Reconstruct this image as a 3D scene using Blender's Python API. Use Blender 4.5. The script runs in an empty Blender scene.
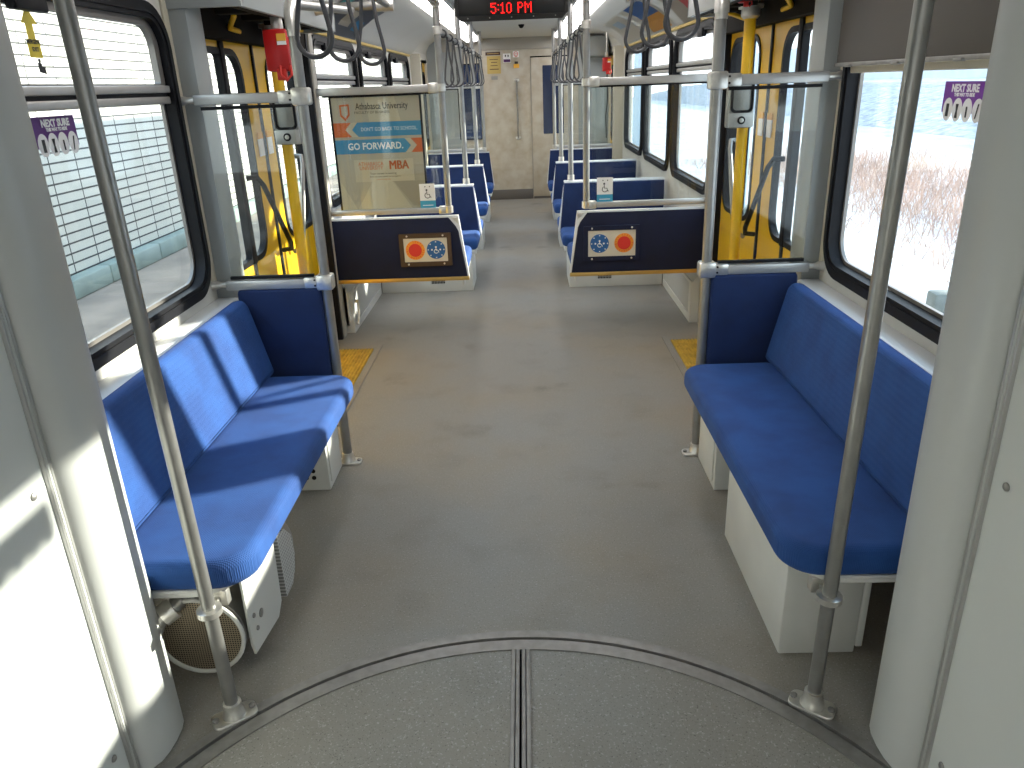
import bpy, bmesh, math, random
from mathutils import Vector, Matrix
random.seed(7)
PI = math.pi
C = bpy.context.scene.collection
SC = bpy.context.scene

# ------------------------------------------------------------------ camera, sky, sun, exposure
cam = bpy.data.cameras.new('camera'); cam.lens = 26.61; cam.sensor_width = 36; cam.clip_start = .05
co = bpy.data.objects.new('camera', cam); C.objects.link(co)
R3 = Matrix(((0.99927978, 0.02886007, 0.0246378),
             (0.01227989, 0.36839667, -0.9295876),
             (-0.03590444, 0.92922064, 0.36777694)))
co.matrix_world = Matrix.Translation((.05, 0, 1.5)) @ R3.to_4x4()
SC.camera = co
SC.view_settings.view_transform = 'Standard'; SC.view_settings.look = 'None'
SC.view_settings.gamma = 1; SC.view_settings.use_curve_mapping = False
SC.view_settings.exposure = 1.0
W = bpy.data.worlds.new('sky'); SC.world = W; W.use_nodes = True
nt = W.node_tree; bg = nt.nodes['Background']
tc = nt.nodes.new('ShaderNodeTexCoord'); sx = nt.nodes.new('ShaderNodeSeparateXYZ'); rp = nt.nodes.new('ShaderNodeValToRGB')
nt.links.new(tc.outputs['Generated'], sx.inputs[0]); nt.links.new(sx.outputs['Z'], rp.inputs[0]); nt.links.new(rp.outputs[0], bg.inputs[0])
rp.color_ramp.elements[0].position = 0.0; rp.color_ramp.elements[0].color = (.90, .95, 1, 1)
rp.color_ramp.elements[1].position = .8; rp.color_ramp.elements[1].color = (.55, .74, 1, 1)
bg.inputs[1].default_value = 1.85
sl = bpy.data.lights.new('sun', 'SUN'); sl.energy = 8.0; sl.angle = math.radians(1.0); sl.color = (1, .93, .82)
so = bpy.data.objects.new('sun', sl); C.objects.link(so)
so.rotation_euler = Vector((-1, -.46, -.32)).to_track_quat('-Z', 'Y').to_euler(); so.location = (8, 6, 5)

# ------------------------------------------------------------------ materials
def mat(name, col, rough=.5, metal=0., noise=0., nscale=8., bump=0., bscale=200., spec=.5, col2=None, emit=None, coat=0., sheen=0., detail=4):
    m = bpy.data.materials.new(name); m.use_nodes = True; n = m.node_tree; b = n.nodes['Principled BSDF']
    b.inputs['Base Color'].default_value = (*col, 1); b.inputs['Roughness'].default_value = rough
    b.inputs['Metallic'].default_value = metal; b.inputs['Specular IOR Level'].default_value = spec
    b.inputs['Coat Weight'].default_value = coat; b.inputs['Sheen Weight'].default_value = sheen
    t = n.nodes.new('ShaderNodeTexCoord')
    if noise:
        z = n.nodes.new('ShaderNodeTexNoise'); z.inputs['Scale'].default_value = nscale; z.inputs['Detail'].default_value = detail
        n.links.new(t.outputs['Object'], z.inputs['Vector'])
        r = n.nodes.new('ShaderNodeValToRGB'); c2 = col2 or tuple(c*(1-noise) for c in col)
        r.color_ramp.elements[0].position = .35; r.color_ramp.elements[1].position = .65
        r.color_ramp.elements[0].color = (*c2, 1); r.color_ramp.elements[1].color = (*col, 1)
        n.links.new(z.outputs['Fac'], r.inputs[0]); n.links.new(r.outputs[0], b.inputs['Base Color'])
    if bump:
        z = n.nodes.new('ShaderNodeTexNoise'); z.inputs['Scale'].default_value = bscale
        n.links.new(t.outputs['Object'], z.inputs['Vector'])
        k = n.nodes.new('ShaderNodeBump'); k.inputs['Strength'].default_value = bump; k.inputs['Distance'].default_value = .002
        n.links.new(z.outputs['Fac'], k.inputs['Height']); n.links.new(k.outputs[0], b.inputs['Normal'])
    if emit:
        b.inputs['Emission Color'].default_value = (*emit[0], 1); b.inputs['Emission Strength'].default_value = emit[1]
    return m

def fabric(name, col, col2, rib=True):
    m = mat(name, col, .85, noise=.3, nscale=9, col2=col2, sheen=.12, detail=6); n = m.node_tree; b = n.nodes['Principled BSDF']
    b.inputs['Sheen Tint'].default_value = (.35, .5, 1, 1)
    t = n.nodes['Texture Coordinate'] if 'Texture Coordinate' in n.nodes else n.nodes.new('ShaderNodeTexCoord')
    w = n.nodes.new('ShaderNodeTexWave'); w.inputs['Scale'].default_value = 75; w.inputs['Distortion'].default_value = .6
    w.bands_direction = 'Y'; n.links.new(t.outputs['Object'], w.inputs['Vector'])
    w2 = n.nodes.new('ShaderNodeTexWave'); w2.inputs['Scale'].default_value = 75; w2.bands_direction = 'X'
    w2.inputs['Distortion'].default_value = .6
    n.links.new(t.outputs['Object'], w2.inputs['Vector'])
    a = n.nodes.new('ShaderNodeMath'); a.operation = 'MULTIPLY'
    n.links.new(w.outputs['Fac'], a.inputs[0]); n.links.new(w2.outputs['Fac'], a.inputs[1])
    k = n.nodes.new('ShaderNodeBump'); k.inputs['Strength'].default_value = .32; k.inputs['Distance'].default_value = .003
    n.links.new(a.outputs[0], k.inputs['Height']); n.links.new(k.outputs[0], b.inputs['Normal'])
    return m

def glass(name, tint=(.93, .96, .95), r=0.0, ior=1.45):
    m = bpy.data.materials.new(name); m.use_nodes = True; n = m.node_tree; n.nodes.clear()
    o = n.nodes.new('ShaderNodeOutputMaterial'); mx = n.nodes.new('ShaderNodeMixShader')
    tr = n.nodes.new('ShaderNodeBsdfTransparent'); tr.inputs[0].default_value = (*tint, 1)
    g = n.nodes.new('ShaderNodeBsdfGlossy'); g.inputs['Roughness'].default_value = r
    lw = n.nodes.new('ShaderNodeLayerWeight'); lw.inputs[0].default_value = .5
    pw = n.nodes.new('ShaderNodeMath'); pw.operation = 'POWER'; pw.inputs[1].default_value = 5; n.links.new(lw.outputs['Facing'], pw.inputs[0])
    f = n.nodes.new('ShaderNodeMath'); f.operation = 'MULTIPLY_ADD'; f.inputs[1].default_value = .4; f.inputs[2].default_value = (ior-1)**2/(ior+1)**2
    n.links.new(pw.outputs[0], f.inputs[0])
    n.links.new(f.outputs[0], mx.inputs[0]); n.links.new(tr.outputs[0], mx.inputs[1]); n.links.new(g.outputs[0], mx.inputs[2])
    n.links.new(mx.outputs[0], o.inputs[0]); return m

def emis(name, col, s):
    m = bpy.data.materials.new(name); m.use_nodes = True; n = m.node_tree; n.nodes.clear()
    o = n.nodes.new('ShaderNodeOutputMaterial'); e = n.nodes.new('ShaderNodeEmission')
    e.inputs[0].default_value = (*col, 1); e.inputs[1].default_value = s; n.links.new(e.outputs[0], o.inputs[0]); return m

def floor_mat(name, base, dark, tan, spk):
    m = mat(name, base, .62, spec=.35); n = m.node_tree; b = n.nodes['Principled BSDF']; t = n.nodes.new('ShaderNodeTexCoord')
    def noi(s, d=4):
        z = n.nodes.new('ShaderNodeTexNoise'); z.inputs['Scale'].default_value = s; z.inputs['Detail'].default_value = d
        n.links.new(t.outputs['Object'], z.inputs['Vector']); return z
    def ramp(src, p0, p1):
        r = n.nodes.new('ShaderNodeMapRange'); r.inputs[1].default_value = p0; r.inputs[2].default_value = p1
        n.links.new(src, r.inputs[0]); return r.outputs[0]
    def mix(fac, a, c, k=1.):
        x = n.nodes.new('ShaderNodeMix'); x.data_type = 'RGBA'
        mm = n.nodes.new('ShaderNodeMath'); mm.operation = 'MULTIPLY'; mm.inputs[1].default_value = k; n.links.new(fac, mm.inputs[0])
        n.links.new(mm.outputs[0], x.inputs[0])
        if isinstance(a, tuple): x.inputs[6].default_value = (*a, 1)
        else: n.links.new(a, x.inputs[6])
        x.inputs[7].default_value = (*c, 1); return x.outputs[2]
    c = mix(ramp(noi(1.3, 3).outputs['Fac'], .42, .66), base, tan, .8)
    c = mix(ramp(noi(4.2, 6).outputs['Fac'], .52, .74), c, dark, .38)
    c = mix(ramp(noi(2.1, 8).outputs['Fac'], .64, .76), c, tuple(v*.4 for v in dark), .42)
    c = mix(ramp(noi(170, 2).outputs['Fac'], .60, .68), c, spk, .55)
    c = mix(ramp(noi(230, 2).outputs['Fac'], .62, .70), c, tuple(v*.3 for v in dark), .6)
    n.links.new(c, b.inputs['Base Color'])
    k = n.nodes.new('ShaderNodeBump'); k.inputs['Strength'].default_value = .25; k.inputs['Distance'].default_value = .001
    n.links.new(noi(260, 2).outputs['Fac'], k.inputs['Height']); n.links.new(k.outputs[0], b.inputs['Normal'])
    return m

def perf(name, col, hole, scale, thr=.3):
    """painted sheet with a regular grid of small holes"""
    m = mat(name, col, .45); n = m.node_tree; b = n.nodes['Principled BSDF']; t = n.nodes.new('ShaderNodeTexCoord')
    mp = n.nodes.new('ShaderNodeVectorMath'); mp.operation = 'SCALE'; mp.inputs['Scale'].default_value = scale
    fr = n.nodes.new('ShaderNodeVectorMath'); fr.operation = 'FRACTION'
    sb = n.nodes.new('ShaderNodeVectorMath'); sb.operation = 'SUBTRACT'; sb.inputs[1].default_value = (.5, .5, .5)
    n.links.new(t.outputs['Object'], mp.inputs[0]); n.links.new(mp.outputs[0], fr.inputs[0]); n.links.new(fr.outputs[0], sb.inputs[0])
    s = n.nodes.new('ShaderNodeSeparateXYZ'); n.links.new(sb.outputs[0], s.inputs[0])
    cb = n.nodes.new('ShaderNodeCombineXYZ'); n.links.new(s.outputs['Y'], cb.inputs[0]); n.links.new(s.outputs['Z'], cb.inputs[1])
    l = n.nodes.new('ShaderNodeVectorMath'); l.operation = 'LENGTH'; n.links.new(cb.outputs[0], l.inputs[0])
    g = n.nodes.new('ShaderNodeMath'); g.operation = 'LESS_THAN'; g.inputs[1].default_value = thr; n.links.new(l.outputs['Value'], g.inputs[0])
    x = n.nodes.new('ShaderNodeMix'); x.data_type = 'RGBA'; x.inputs[6].default_value = (*col, 1); x.inputs[7].default_value = (*hole, 1)
    n.links.new(g.outputs[0], x.inputs[0]); n.links.new(x.outputs[2], b.inputs['Base Color']); return m

def mesh_screen(name, scale):
    """woven wire disc seen in the x-z plane"""
    m = mat(name, (.25, .2, .15), .5, .5); n = m.node_tree; b = n.nodes['Principled BSDF']; t = n.nodes.new('ShaderNodeTexCoord')
    br = []
    for ax in ('X', 'Z'):
        s = n.nodes.new('ShaderNodeSeparateXYZ'); n.links.new(t.outputs['Object'], s.inputs[0])
        a = n.nodes.new('ShaderNodeMath'); a.operation = 'MULTIPLY'; a.inputs[1].default_value = scale; n.links.new(s.outputs[ax], a.inputs[0])
        f = n.nodes.new('ShaderNodeMath'); f.operation = 'FRACT'; n.links.new(a.outputs[0], f.inputs[0])
        g = n.nodes.new('ShaderNodeMath'); g.operation = 'LESS_THAN'; g.inputs[1].default_value = .42; n.links.new(f.outputs[0], g.inputs[0]); br.append(g)
    mx = n.nodes.new('ShaderNodeMath'); mx.operation = 'MAXIMUM'; n.links.new(br[0].outputs[0], mx.inputs[0]); n.links.new(br[1].outputs[0], mx.inputs[1])
    x = n.nodes.new('ShaderNodeMix'); x.data_type = 'RGBA'; x.inputs[6].default_value = (.012, .01, .008, 1); x.inputs[7].default_value = (.34, .28, .2, 1)
    n.links.new(mx.outputs[0], x.inputs[0]); n.links.new(x.outputs[2], b.inputs['Base Color']); return m

def tiles(name):
    m = mat(name, (.8, .8, .74), .5); n = m.node_tree; b = n.nodes['Principled BSDF']; t = n.nodes.new('ShaderNodeTexCoord')
    s = n.nodes.new('ShaderNodeSeparateXYZ'); n.links.new(t.outputs['Object'], s.inputs[0])
    c = n.nodes.new('ShaderNodeCombineXYZ'); n.links.new(s.outputs['Y'], c.inputs[0]); n.links.new(s.outputs['Z'], c.inputs[1])
    k = n.nodes.new('ShaderNodeTexBrick'); k.offset = 0; k.inputs['Scale'].default_value = 1
    k.inputs['Color1'].default_value = (.56, .55, .49, 1); k.inputs['Color2'].default_value = (.61, .60, .54, 1)
    k.inputs['Mortar'].default_value = (.03, .03, .028, 1); k.inputs['Mortar Size'].default_value = .012
    k.inputs['Mortar Smooth'].default_value = .1; k.inputs['Brick Width'].default_value = .62; k.inputs['Row Height'].default_value = .128
    n.links.new(c.outputs[0], k.inputs['Vector']); n.links.new(k.outputs['Color'], b.inputs['Base Color']); return m

M = dict(
 wall=mat('painted_wall', (.63, .61, .56), .45, noise=.06, nscale=5),
 column=mat('grey_white_column', (.54, .55, .53), .35, noise=.04, nscale=3),
 joint=mat('white_joint_panel', (.62, .64, .62), .4, noise=.05, nscale=3),
 jamb=mat('beige_jamb', (.40, .38, .33), .5), cream=mat('cream_moulding', (.55, .50, .39), .5, noise=.08, nscale=6),
 greywall=mat('grey_door_pillar', (.31, .33, .325), .4),
 ceil=mat('ceiling_white', (.56, .55, .50), .5, noise=.04, nscale=2),
 cabwall=mat('speckled_cab_wall', (.54, .51, .44), .5, noise=.2, nscale=7, col2=(.44, .38, .29), detail=8),
 cabtop=mat('cab_header_grey', (.36, .34, .30), .5),
 base=mat('grey_baseboard', (.13, .12, .11), .6),
 floor=floor_mat('grey_speckled_floor', (.262, .252, .232), (.175, .162, .142), (.285, .245, .190), (.42, .41, .39)),
 disc=floor_mat('turntable_floor', (.265, .256, .232), (.19, .18, .158), (.285, .262, .222), (.47, .46, .44)),
 steel=mat('satin_steel', (.34, .335, .32), .36, .75, noise=.12, nscale=20),
 alum=mat('aluminium', (.50, .495, .48), .38, .6, noise=.08, nscale=15),
 bright=mat('bright_cast_metal', (.75, .73, .68), .3, .8, noise=.2, nscale=40),
 dull=mat('dull_strip_metal', (.30, .29, .275), .45, .45, noise=.2, nscale=30),
 rubber=mat('black_rubber', (.008, .008, .010), .5, spec=.18),
 black=mat('black_gap', (.006, .006, .006), .8),
 yellow=mat('yellow_door_paint', (.84, .50, .008), .35, noise=.06, nscale=4, coat=.1),
 mech=mat('dark_mechanism', (.014, .012, .010), .75, spec=.1),
 glass=glass('window_glass'),
 sglass=glass('screen_glass', (.955, .975, .965), ior=1.45),
 blue=fabric('blue_seat_fabric', (.010, .068, .26), (.006, .045, .19)),
 navy=fabric('navy_panel_fabric', (.003, .007, .036), (.002, .005, .026)),
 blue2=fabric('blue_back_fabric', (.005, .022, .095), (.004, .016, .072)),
 white=mat('white_enamel', (.66, .66, .62), .4, noise=.08, nscale=6),
 whitetrim=mat('white_edge_trim', (.75, .77, .78), .35),
 brass=mat('brass_edge', (.62, .42, .14), .35, .7),
 bronze=mat('brown_sign_frame', (.075, .042, .022), .45, noise=.2, nscale=20),
 signp=mat('sign_cream', (.66, .62, .52), .4),
 orange=mat('sign_orange', (.85, .33, .03), .5), red=mat('sign_red', (.70, .035, .025), .45),
 signblue=mat('sign_blue', (.02, .12, .36), .45), signwhite=mat('print_white', (.85, .85, .85), .5),
 boxred=mat('red_box', (.50, .012, .012), .35), label=mat('label_orange', (.85, .45, .05), .5),
 sash=mat('anodised_sash', (.22, .205, .19), .4, .5), shade=mat('dark_grey_shade', (.085, .075, .067), .55, noise=.06, nscale=4),
 strap=mat('grey_strap', (.065, .065, .07), .45),
 perf=perf('perforated_sheet', (.55, .55, .53), (.24, .24, .23), 80),
 wire=mesh_screen('wire_mesh', 150),
 mat_y=mat('yellow_tactile', (.62, .40, .05), .6, noise=.35, nscale=20),
 led=emis('red_led', (1, .012, .01), 1.6), ledoff=mat('sign_black', (.008, .008, .008), .3),
 lamp=emis('fluorescent_diffuser', (1, .97, .96), 3.3),
 tiles=tiles('white_glazed_blocks'), curb=mat('pale_green_curb', (.26, .33, .30), .5, noise=.25, nscale=2),
 ground=mat('brown_trackside', (.34, .28, .23), .9, noise=.35, nscale=1.2, col2=(.22, .185, .155), detail=8),
 snow=mat('snow', (.55, .57, .60), .8, noise=.2, nscale=.8, col2=(.40, .39, .39), detail=8),
 bank=mat('gravel_bank', (.44, .46, .49), .9, noise=.5, nscale=3, detail=8),
 barrier=mat('distant_barrier', (.55, .60, .64), .7, noise=.1, nscale=1),
 grassm=mat('dry_grass', (.60, .44, .36), .9, noise=.4, nscale=2),
 concrete=mat('concrete', (.16, .18, .17), .8, noise=.2, nscale=10),
 postgrey=mat('pale_blue_grey', (.45, .55, .62), .6), 
 purple=mat('purple_sticker', (.10, .035, .17), .4), ink=mat('black_ink', (.015, .015, .018), .5),
 yprint=mat('yellow_print', (.85, .65, .05), .5), gold=mat('gold_notice', (.52, .38, .12), .45, .2), brownp=mat('brown_plate', (.07, .03, .02), .5),
 paper=mat('poster_paper', (.46, .41, .33), .5), paper2=mat('poster_paper_light', (.56, .50, .38), .5),
 paper3=mat('poster_paper_dark', (.38, .34, .27), .5),
 pblue=mat('poster_blue', (.05, .26, .48), .5), porange=mat('poster_orange', (.62, .13, .03), .5), ppink=mat('placard_red', (.65, .10, .10), .5),
 teal=mat('placard_teal', (.10, .45, .42), .5), pgrey=mat('placard_grey', (.14, .15, .17), .5), porangey=mat('placard_orange', (.72, .36, .06), .5),
 cabglass=mat('dark_cab_glass', (.02, .035, .09), .12, coat=.5), tanstrip=mat('tan_ad_track', (.62, .44, .12), .45),
 outer=mat('car_body_outside', (.7, .7, .7), .5), wcblue=mat('sticker_cyan', (.05, .35, .55), .5),
)

for key in ('purple', ):
    n = M[key].node_tree; out = [q for q in n.nodes if q.type == 'OUTPUT_MATERIAL'][0]; b = n.nodes['Principled BSDF']
    tl = n.nodes.new('ShaderNodeBsdfTranslucent'); tl.inputs[0].default_value = (.32, .12, .42, 1)
    mx = n.nodes.new('ShaderNodeMixShader'); mx.inputs[0].default_value = .35
    n.links.new(b.outputs[0], mx.inputs[1]); n.links.new(tl.outputs[0], mx.inputs[2]); n.links.new(mx.outputs[0], out.inputs[0])
# ------------------------------------------------------------------ helpers
def tag(o, label=None, cat=None, group=None, kind=None):
    if label: o['label'] = label
    if cat: o['category'] = cat
    if group: o['group'] = group
    if kind: o['kind'] = kind
    return o
def empty(name, loc, label=None, cat=None, group=None, kind=None):
    o = bpy.data.objects.new(name, None); C.objects.link(o); o.location = loc; o.empty_display_size = .1
    return tag(o, label, cat, group, kind)
def base_of(o):
    v = Vector((0, 0, 0))
    while o is not None: v += Vector(o.location); o = o.parent
    return v
def obj(name, bm, m, parent=None, origin=None, smooth=True, recalc=True):
    """bm in world coordinates -> one mesh object; its origin moved to its parent's (or to origin)"""
    if recalc: bmesh.ops.recalc_face_normals(bm, faces=bm.faces)
    me = bpy.data.meshes.new(name)
    off = Vector(origin) if origin is not None else (base_of(parent) if parent else Vector((0, 0, 0)))
    bmesh.ops.translate(bm, verts=bm.verts, vec=-off)
    bm.to_mesh(me); bm.free()
    me.materials.append(M[m] if isinstance(m, str) else m)
    if smooth and 'lettering' not in name and not (len(me.polygons) < 60 and name.endswith(('band', 'shape', 'mark', 'print'))):
        me.polygons.foreach_set('use_smooth', [True]*len(me.polygons))
        try: me.set_sharp_from_angle(angle=math.radians(38))
        except Exception: pass
    else: me.polygons.foreach_set('use_smooth', [False]*len(me.polygons))
    o = bpy.data.objects.new(name, me); C.objects.link(o)
    if parent:
        o.parent = parent
    else: o.location = off
    return o
def single(name, bm, m, origin, label, cat, group=None, kind=None):
    return tag(obj(name, bm, m, None, origin), label, cat, group, kind)
def struct(name, bm, m): return tag(obj(name, bm, m), kind='structure')
def new(): return bmesh.new()
def box(bm, x0, x1, y0, y1, z0, z1, bev=0., seg=2):
    g = bmesh.ops.create_cube(bm, size=1.); vs = g['verts']
    for v in vs: v.co = Vector(((x0+x1)/2+v.co.x*abs(x1-x0), (y0+y1)/2+v.co.y*abs(y1-y0), (z0+z1)/2+v.co.z*abs(z1-z0)))
    if bev:
        es = list({e for v in vs for e in v.link_edges})
        bmesh.ops.bevel(bm, geom=es, offset=bev, segments=seg, affect='EDGES', profile=.5)
    return bm
def bx(*a, **k): return box(new(), *a, **k)
def tube(bm, pts, r, n=14, closed=False, cap=True):
    pts = [Vector(p) for p in pts]; N = len(pts); rings = []; rs = r if isinstance(r, (list, tuple)) else [r]*N
    up = None
    for i, p in enumerate(pts):
        if closed: t = (pts[(i+1) % N]-pts[i-1]).normalized()
        else: t = (pts[min(i+1, N-1)]-pts[max(i-1, 0)]).normalized()
        if up is None:
            up = Vector((0, 0, 1)) if abs(t.z) < .9 else Vector((1, 0, 0))
        a = (up - t*up.dot(t)).normalized(); b = t.cross(a); up = a
        rings.append([bm.verts.new(p+(a*math.cos(2*PI*k/n)+b*math.sin(2*PI*k/n))*rs[i]) for k in range(n)])
    for i in range(N if closed else N-1):
        A, B = rings[i], rings[(i+1) % N]
        for k in range(n): bm.faces.new((A[k], A[(k+1) % n], B[(k+1) % n], B[k]))
    if cap and not closed:
        bm.faces.new(rings[0][::-1]); bm.faces.new(rings[-1])
    return bm
def arc(c, r, a0, a1, n, ax=(1, 0, 0), ay=(0, 0, 1)):
    c, ax, ay = Vector(c), Vector(ax), Vector(ay)
    return [c+ax*r*math.cos(a0+(a1-a0)*k/n)+ay*r*math.sin(a0+(a1-a0)*k/n) for k in range(n+1)]
def rrect(x0, y0, x1, y1, r, n=6):
    rs = r if isinstance(r, (list, tuple)) else [r]*4
    out = []
    for (cx, cy, a, q) in ((x1-rs[0], y1-rs[0], 0, rs[0]), (x0+rs[1], y1-rs[1], PI/2, rs[1]), (x0+rs[2], y0+rs[2], PI, rs[2]), (x1-rs[3], y0+rs[3], 1.5*PI, rs[3])):
        if q < 1e-5: out.append((cx, cy)); continue
        for k in range(n+1): out.append((cx+q*math.cos(a+PI/2*k/n), cy+q*math.sin(a+PI/2*k/n)))
    return out
def circ(cx, cy, r, n=32, a0=0): return [(cx+r*math.cos(a0+2*PI*k/n), cy+r*math.sin(a0+2*PI*k/n)) for k in range(n)]
def plate(loops, t, f):
    """flat plate with holes: loops[0] outline, others holes; thickness t centred on w=0; f(u,v,w)->world"""
    cu = bpy.data.curves.new('tmp', 'CURVE'); cu.dimensions = '2D'; cu.fill_mode = 'BOTH'; cu.extrude = t/2
    for L in loops:
        s = cu.splines.new('POLY'); s.points.add(len(L)-1); s.use_cyclic_u = True
        for p, q in zip(s.points, L): p.co = (q[0], q[1], 0, 1)
    o = bpy.data.objects.new('tmp', cu); me = bpy.data.meshes.new_from_object(o)
    bm = new(); bm.from_mesh(me); bmesh.ops.remove_doubles(bm, verts=bm.verts, dist=1e-6)
    for v in bm.verts: v.co = Vector(f(*v.co))
    bpy.data.objects.remove(o); bpy.data.curves.remove(cu); bpy.data.meshes.remove(me)
    return bm
def join(*bms):
    out = bms[0]
    for b in bms[1:]:
        me = bpy.data.meshes.new('t'); b.to_mesh(me); b.free(); out.from_mesh(me); bpy.data.meshes.remove(me)
    return out
def text(s, size, f, t=.001, bold=0., align='CENTER', sx=1.):
    cu = bpy.data.curves.new('tmp', 'FONT'); cu.body = s; cu.size = size; cu.extrude = t/2; cu.align_x = align; cu.align_y = 'CENTER'
    cu.offset = bold; cu.resolution_u = 2
    o = bpy.data.objects.new('tmp', cu); me = bpy.data.meshes.new_from_object(o)
    bm = new(); bm.from_mesh(me)
    for v in bm.verts: v.co = Vector(f(v.co.x*sx, v.co.y, v.co.z))
    bpy.data.objects.remove(o); bpy.data.curves.remove(cu); bpy.data.meshes.remove(me)
    return bm
def slab(poly, z0, z1, b, f=lambda u, v, w: (u, v, w), seg=4):
    """pillow-edged slab of a convex outline"""
    bm = new(); N = len(poly)
    if sum(poly[i][0]*poly[(i+1) % N][1]-poly[(i+1) % N][0]*poly[i][1] for i in range(N)) < 0: poly = poly[::-1]
    def off(d):
        out = []
        for i in range(N):
            p, a, c = Vector(poly[i]), Vector(poly[i-1]), Vector(poly[(i+1) % N])
            e1 = (p-a).normalized(); e2 = (c-p).normalized(); n1 = Vector((-e1.y, e1.x)); n2 = Vector((-e2.y, e2.x))
            m = (n1+n2); m = m.normalized()/max(.4, m.normalized().dot(n1)); out.append(p+m*d)
        return out
    rings = []
    for k in range(seg+1):
        a = PI/2*k/seg; rings.append((b*(1-math.sin(a)), z0+b*(1-math.cos(a))))
    for k in range(seg+1):
        a = PI/2*k/seg; rings.append((b*(1-math.cos(a)), z1-b*(1-math.sin(a))))
    R = [[bm.verts.new(f(p.x, p.y, z)) for p in off(d)] for d, z in rings]
    for A, B in zip(R, R[1:]):
        for i in range(N): bm.faces.new((A[i], A[(i+1) % N], B[(i+1) % N], B[i]))
    bm.faces.new(R[0][::-1]); bm.faces.new(R[-1])
    return bm
def prism(poly, y0, y1):
    """poly in x-z extruded along y"""
    bm = new(); A = [bm.verts.new((x, y0, z)) for x, z in poly]; B = [bm.verts.new((x, y1, z)) for x, z in poly]; N = len(poly)
    for i in range(N): bm.faces.new((A[i], A[(i+1) % N], B[(i+1) % N], B[i]))
    bm.faces.new(A); bm.faces.new(B[::-1]); return bm
def lathe(bm, c, prof, axis='z', n=20):
    c = Vector(c); R = []
    for r, h in prof:
        ring = []
        for k in range(n):
            a = 2*PI*k/n; u, v = r*math.cos(a), r*math.sin(a)
            ring.append(bm.verts.new(c+{'z': Vector((u, v, h)), 'y': Vector((u, h, v)), 'x': Vector((h, u, v))}[axis]))
        R.append(ring)
    for A, B in zip(R, R[1:]):
        for k in range(n): bm.faces.new((A[k], A[(k+1) % n], B[(k+1) % n], B[k]))
    bm.faces.new(R[0][::-1]); bm.faces.new(R[-1]); return bm
def side(s, x):                       # plate standing in the y-z plane at |x|
    return lambda u, v, w: (s*(x+w), u, v)
def front(y, x0=0, z0=0):             # plate standing in the x-z plane, face to the camera
    return lambda u, v, w: (x0+u, y-w, z0+v)
def flat(z): return lambda u, v, w: (u, v, z+w)
def copy_tree(o, parent=None):
    c = o.copy(); C.objects.link(c)
    if parent: c.parent = parent
    for ch in list(o.children): copy_tree(ch, c)
    return c
SN = {-1: 'left', 1: 'right'}

# ------------------------------------------------------------------ car shell
Y0, YE = -7.0, 10.86
DOORS = [(3.10, 4.68), (9.34, 10.80)]
fl = [(-1.2, Y0), (1.2, Y0)]
for a, b in DOORS: fl += [(1.2, a), (1.30, a), (1.30, b), (1.2, b)]
fl += [(1.2, YE), (-1.2, YE)]
for a, b in DOORS[::-1]: fl += [(-1.2, b), (-1.30, b), (-1.30, a), (-1.2, a)]
TC, TR = (0, .77), 1.01
struct('floor', plate([fl, circ(*TC, TR, 128)], .06, flat(-.03)), 'floor')
half = [(x, y) for x, y in circ(*TC, TR-.049, 160)]
for q in (-1, 1):
    dd = [(q*max(.026, q*x), y) for x, y in half if q*x > -.02]
    struct('floor', plate([dd], .055, flat(-.0305)), 'disc')
struct('floor', plate([circ(*TC, TR+.1, 64)], .02, flat(-.085)), 'black')
struct('trim_1', plate([circ(*TC, TR+.026, 160), circ(*TC, TR-.002, 160)], .008, flat(.0)), 'dull')
struct('trim_2', plate([circ(*TC, TR-.010, 160), circ(*TC, TR-.050, 160)], .008, flat(-.003)), 'dull')
for q, (a, b) in enumerate(((.003, .013), (.015, .026), (-.013, -.003), (-.026, -.015))):
    struct('trim_%d' % (q+3), bx(a, b, -.18, TC[1]+TR-.051, -.02, .003, bev=.0015), 'dull')

NEARW = (1.66, 2.90); FARW = [(4.83, 6.13), (6.25, 7.55), (7.67, 8.97)]; BACKWS = [(-1.5, -.35), (-2.9, -1.7), (-4.4, -3.2), (-5.9, -4.7)]
ZW = (.787, 1.80); ZF = (.80, 1.82)
def wall_outline():
    o = [(Y0, 0)]
    for (a, b), zt in zip(DOORS, (1.90, 1.80)): o += [(a, 0), (a, zt), (b, zt), (b, 0)]
    return o+[(YE, 0), (YE, 2.3), (Y0, 2.3)]
wins = [(NEARW, ZW)]+[(w, ZF) for w in FARW]+[(w, ZW) for w in BACKWS]
for s in (-1, 1):
    holes = [rrect(a+.03, z0+.03, b-.03, z1-.03, .11) for (a, b), (z0, z1) in wins]
    struct('wall_'+SN[s], plate([wall_outline()]+holes, .045, side(s, 1.2225)), 'wall')
struct('unseen_car_front', bx(-1.33, 1.33, YE+.1, YE+6.5, -.6, 2.30), 'outer')  # unseen body block beyond the cab wall, added to keep sun off the left wall
struct('wall_back', bx(-1.27, 1.27, Y0-.08, Y0, -.05, 2.3), 'wall')
struct('ceiling', bx(-.70, .70, Y0, YE, 2.07, 2.13), 'ceil')
struct('roof', bx(-1.33, 1.33, Y0, YE+6.5, 2.30, 2.75), 'outer')  # unseen; lengthened past the cab so its shadow covers the block wall
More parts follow.
